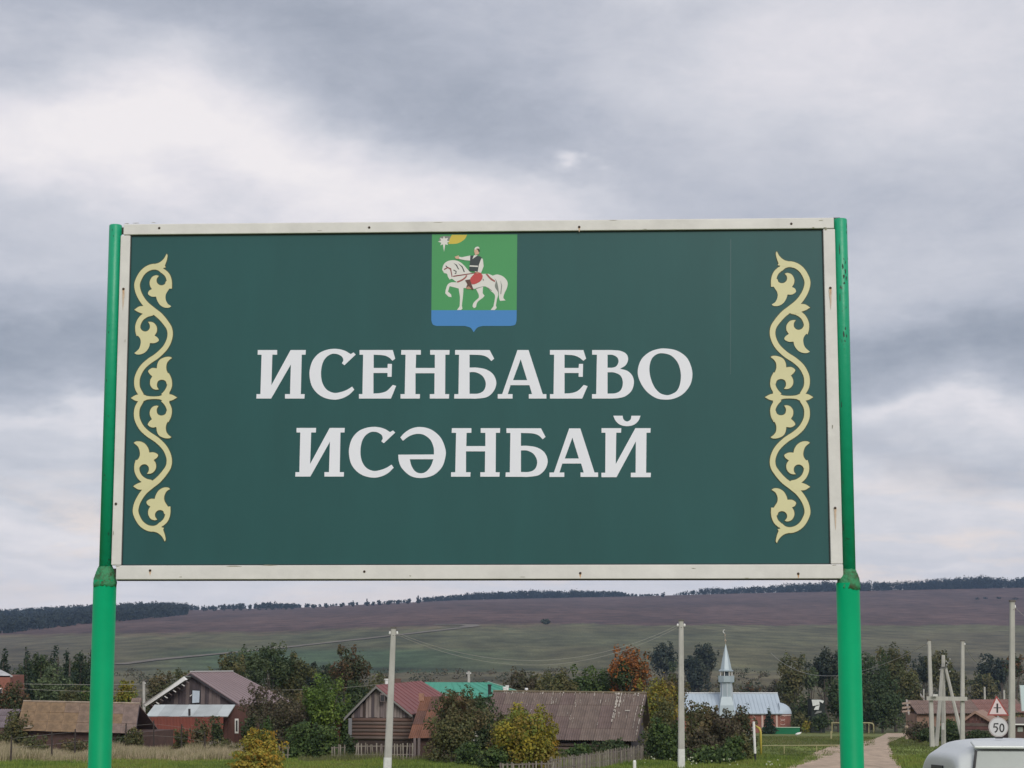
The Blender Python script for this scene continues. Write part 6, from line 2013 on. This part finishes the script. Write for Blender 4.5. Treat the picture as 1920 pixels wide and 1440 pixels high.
far_wood('wood_edge', sp, 'blue green spruce wood on the slope at the left', hmin=9, hmax=13, con=.7, pal='wood', per=34, leaf=1.3)
sp = []
TOPS = [(350, 1136), (400, 1136), (500, 1131), (560, 1133), (700, 1130), (760, 1124), (800, 1120), (850, 1117), (900, 1111), (1000, 1107.5), (1100, 1107.5), (1160, 1110), (1180, 1114),
        (1235, 1117), (1262, 1115), (1280, 1111), (1320, 1104), (1420, 1101), (1500, 1095), (1560, 1092.5), (1620, 1094), (1700, 1092), (1750, 1090), (1850, 1084), (1900, 1091), (1920, 1086), (2100, 1084)]
def crest_wood(x0, x1, n, label, **kw):
    sp = []
    for i in range(n):
        px = random.uniform(x0, x1)
        c = float(interp(px, CREST)); t = float(interp(px, TOPS))
        h = max(3.5, (c-t)*.92)
        q = hit(px, c+1.0)
        az = math.atan2(q[0], q[1]); r = R_CREST - 25 + random.uniform(0, 55)
        x, y = r*math.sin(az), r*math.cos(az)
        sp.append((x, y, float(ground_z(x, y)), h/14.0))
    return far_wood('crest_wood', sp, label, hmin=10, hmax=15.5, pal='wood', **kw)
crest_wood(348, 470, 70, 'thin dark wood on the skyline just right of the spruce wood', con=.3, per=46)
crest_wood(476, 558, 80, 'small dark copse on the skyline above the purple roofed house', con=.1, per=46)
crest_wood(560, 800, 60, 'sparse hedge along the skyline between the copse and the middle wood', con=.3, per=40)
crest_wood(795, 1235, 620, 'low dark wood along the middle of the skyline', con=.2, per=44)
crest_wood(1262, 2120, 1250, 'long dark wood along the skyline at the right', con=.3, per=50)
far_i = 0
SKYL = ['%s skyline tree %s' % (k, w) for w, ks in (
    ('rising from the thin wood right of the spruces', ('first small', 'second small', 'third small', 'fourth pointed', 'fifth small', 'sixth small')),
    ('in the dark copse above the purple roof', ('leftmost low', 'second and highest', 'third high', 'fourth rounded', 'fifth low', 'rightmost low')),
    ('between the copse and the leaning pole', ('first tiny', 'second tiny', 'third tiny', 'fourth pointed', 'fifth pointed', 'sixth tiny', 'seventh rounded')),
    ('just right of the leaning pole', ('nearest tiny', 'second small', 'third rounded', 'fourth pointed'))) for k in ks]
for (px, h, st) in ((384, 7, 0), (402, 8, 0), (421, 9, 0), (438, 7, 1), (452, 8, 0), (468, 7, 0), (486, 9, 0), (500, 12, 0), (512, 11, 0), (524, 10, 0), (536, 8, 0), (548, 7, 0),
                    (588, 4, 0), (612, 4, 0), (640, 4, 0), (662, 6, 1), (688, 8, 1), (700, 5, 0), (712, 7, 0), (728, 5, 0), (746, 7, 0), (764, 8, 0), (784, 9, 1), (1243, 7, 0)):
    c = float(interp(px, CREST))
    q = hit(px, c+1.2)
    H = h*.95*.914*1.4
    t = thing('skyline_tree', q, None, 'tree', 'lone trees on the skyline')
    t['label'] = (SKYL[far_i] if px < 1200 else 'lone dark tree in the gap between the two skyline woods'); far_i += 1
    if px > 1200: del t['group']
    if st:
        lob = [(q[0], q[1], q[2]+H*f, H*.2*(1.1-f), H*.2, H*.16) for f in (.08, .25, .45, .7, .9)]
    else:
        lob = [(q[0]+random.uniform(-.3, .3)*H, q[1], q[2]+H*random.uniform(.3, .72), H*.3, H*.3, H*.28) for _ in range(4)] + [(q[0], q[1], q[2]+H*.15, H*.3, H*.3, H*.2)]
    PAL['sk'] = PAL['wood']
    leaves('crown', lob, 90, 1.1, 'wood', t)
    MB().tube([q-[0, 0, .5], q+[0, 0, H*.5]], .35, 5).make('trunk', M_BARK, t)

# dark shrubs on the ploughed slope at the right
for (x, y, wd_) in ((1832, 1124, 'leftmost'), (1848, 1123, 'second'), (1873, 1123, 'third'), (1903, 1124, 'rightmost')):
    q = hit(x, y)
    t = thing('field_shrub', q, wd_ + ' of four small dark shrubs high on the ploughed slope', 'shrub', 'shrubs on the ploughed slope')
    leaves('crown', [(q[0], q[1], q[2]+1.2, 3.5, 2.5, 1.6)], 40, .9, 'wood', t)

# valley scrub
def scrub():
    n = 900
    lob = []
    for i in range(n):
        az = random.uniform(-.30, .30)
        r = random.uniform(330, 880)
        x, y = r*math.sin(az), r*math.cos(az)
        s_ = random.uniform(.8, 2.4)*(1 if random.random() < .8 else 1.6)
        lob.append((x, y, float(ground_z(x, y))+s_*.4, s_*1.4, s_*1.4, s_*.8))
    PAL['scrub'] = [(.10, .085, .045), (.07, .075, .035), (.13, .10, .06), (.055, .065, .035)]
    emp = bpy.data.objects.new('valley_scrub', None); W[emp] = np.array([0, 500, -18.0])
    o = leaves('valley_scrub', lob, 42000, .42, 'scrub', emp)
    o.parent = None; o.location = (0, 500, -18.0)
    bpy.data.objects.remove(emp)
    tag(o, 'low brown and olive scrub across the valley floor', 'scrub', kind='stuff')
scrub()

# ------------------------------------------------------------------ grass
def grass(name, n, region, hgt, wid, cols, label, cat):
    """upright blades; region(n) -> x, y"""
    x, y = region(n)
    n = len(x)
    z = ground_z(x, y)
    h = hgt*(.5+.9*rng.random(n))*(.8+.25*np.sin(x*.9+y*.3)+.2*np.sin(x*2.3+1))
    a = rng.random(n)*2*math.pi
    w = wid*(.6+.8*rng.random(n))
    lx, ly = rng.normal(0, .25, n)*h, rng.normal(0, .25, n)*h
    dx_, dy_ = np.cos(a)*w, np.sin(a)*w
    v = np.stack([np.stack([x-dx_, y-dy_, z-.02], -1), np.stack([x+dx_, y+dy_, z-.02], -1), np.stack([x+lx+dx_*.3, y+ly, z+h], -1)], 1).reshape(-1, 3)
    me = bpy.data.meshes.new(name)
    me.vertices.add(3*n); me.vertices.foreach_set('co', v.reshape(-1))
    me.loops.add(3*n); me.loops.foreach_set('vertex_index', np.arange(3*n, dtype=np.int32))
    me.polygons.add(n); me.polygons.foreach_set('loop_start', np.arange(0, 3*n, 3, dtype=np.int32))
    me.update(calc_edges=True)
    c = np.array(cols)
    patch = (np.sin(x*.55+1)+np.sin(y*.8+x*.2)+rng.normal(0, .9, n))
    idx = np.clip(((patch+3)/6*len(c)).astype(int), 0, len(c)-1)
    col = c[idx]*(.75+.5*rng.random(n))[:, None]
    at = me.color_attributes.new('tint', 'FLOAT_COLOR', 'POINT')
    at.data.foreach_set('color', np.repeat(np.hstack([col, np.ones((n, 1))]), 3, axis=0).astype(np.float32).reshape(-1))
    me.materials.append(M_LEAF)
    o = bpy.data.objects.new(name, me)
    link(o)
    tag(o, label, cat, kind='stuff')
def fan_region(px0, px1, Y0, Y1, avoid_road=True):
    def f(n):
        px = rng.uniform(px0, px1, n); Y = rng.uniform(Y0, Y1, n)
        if avoid_road:
            for _ in range(4):
                left = np.interp(Y, [80, 97, 110, 122, 135, 150], [1440, 1478, 1512, 1540, 1585, 1640])
                right = np.interp(Y, [80, 97, 110, 122, 135, 150], [1696, 1689, 1680, 1672, 1665, 1666])
                bad = (px > left-1+4*np.sin(Y*1.3)) & (px < right+1+3*np.sin(Y*1.7))
                px[bad] = rng.uniform(px0, px1, bad.sum())
            keep = ~bad
            px, Y = px[keep], Y[keep]
        x = (px-960)/F_PX*Y*.982
        return x, Y
    return f
GCOL = [(.10, .15, .03), (.15, .22, .04), (.20, .27, .05), (.25, .29, .06), (.18, .19, .05)]
grass('lawn_grass', 150000, fan_region(-60, 1990, 86, 128), .20, .022, GCOL, 'uneven green grass of the near meadow', 'grass')
grass('lawn_grass', 45000, fan_region(1380, 1990, 120, 240), .14, .035, [(.10, .13, .035), (.14, .17, .045), (.18, .18, .07)], 'shorter grass beyond the gas pipe', 'grass')
grass('dry_grass', 60000, fan_region(-60, 455, 118, 133, False), .62, .022, [(.42, .36, .24), (.50, .42, .28), (.28, .26, .14), (.55, .46, .32)], 'tall dry tan grass before the left hand barns', 'grass')
grass('dry_grass', 7000, fan_region(560, 1250, 114, 120, False), .45, .02, [(.20, .19, .09), (.14, .15, .06)], 'tufts of dry weeds along the picket fences', 'grass')
# pale flower heads in the weeds
def flowers():
    b = MB()
    for (x0, x1, Y0, Y1, n) in ((1290, 1390, 96, 104, 12), (1435, 1470, 97, 103, 8), (1290, 1300, 104, 108, 10), (1180, 1260, 96, 110, 10)):
        for i in range(n):
            p = on_ground(random.uniform(x0, x1), random.uniform(Y0, Y1))
            s_ = random.uniform(.02, .05)
            b.sphere(p + [0, 0, random.uniform(.25, .5)], s_, 5)
    o = b.make('wild_flowers', mat('pale_flower', (.40, .42, .30), .8), None)
    tag(o, 'pale flower heads scattered in the near grass', 'flowers', kind='stuff')
flowers()

# ------------------------------------------------------------------ haze
hz = MB()
hz.box((-2300, -120, -26), (4600, 0, 0), (0, 4900, 0), (0, 0, 170))
ho = hz.make('haze', None, None) if False else part('haze', hz.v, hz.f, M_DARK)
hm = bpy.data.materials.new('pale_haze')
hm.use_nodes = True
t_ = hm.node_tree
for n_ in list(t_.nodes): t_.nodes.remove(n_)
vo = t_.nodes.new('ShaderNodeVolumePrincipled')
vo.inputs['Color'].default_value = (0.46, 0.66, 1.0, 1)
vo.inputs['Density'].default_value = 0.000075
oo = t_.nodes.new('ShaderNodeOutputMaterial')
t_.links.new(vo.outputs[0], oo.inputs['Volume'])
ho.data.materials.clear(); ho.data.materials.append(hm)
tag(ho, kind='stuff')
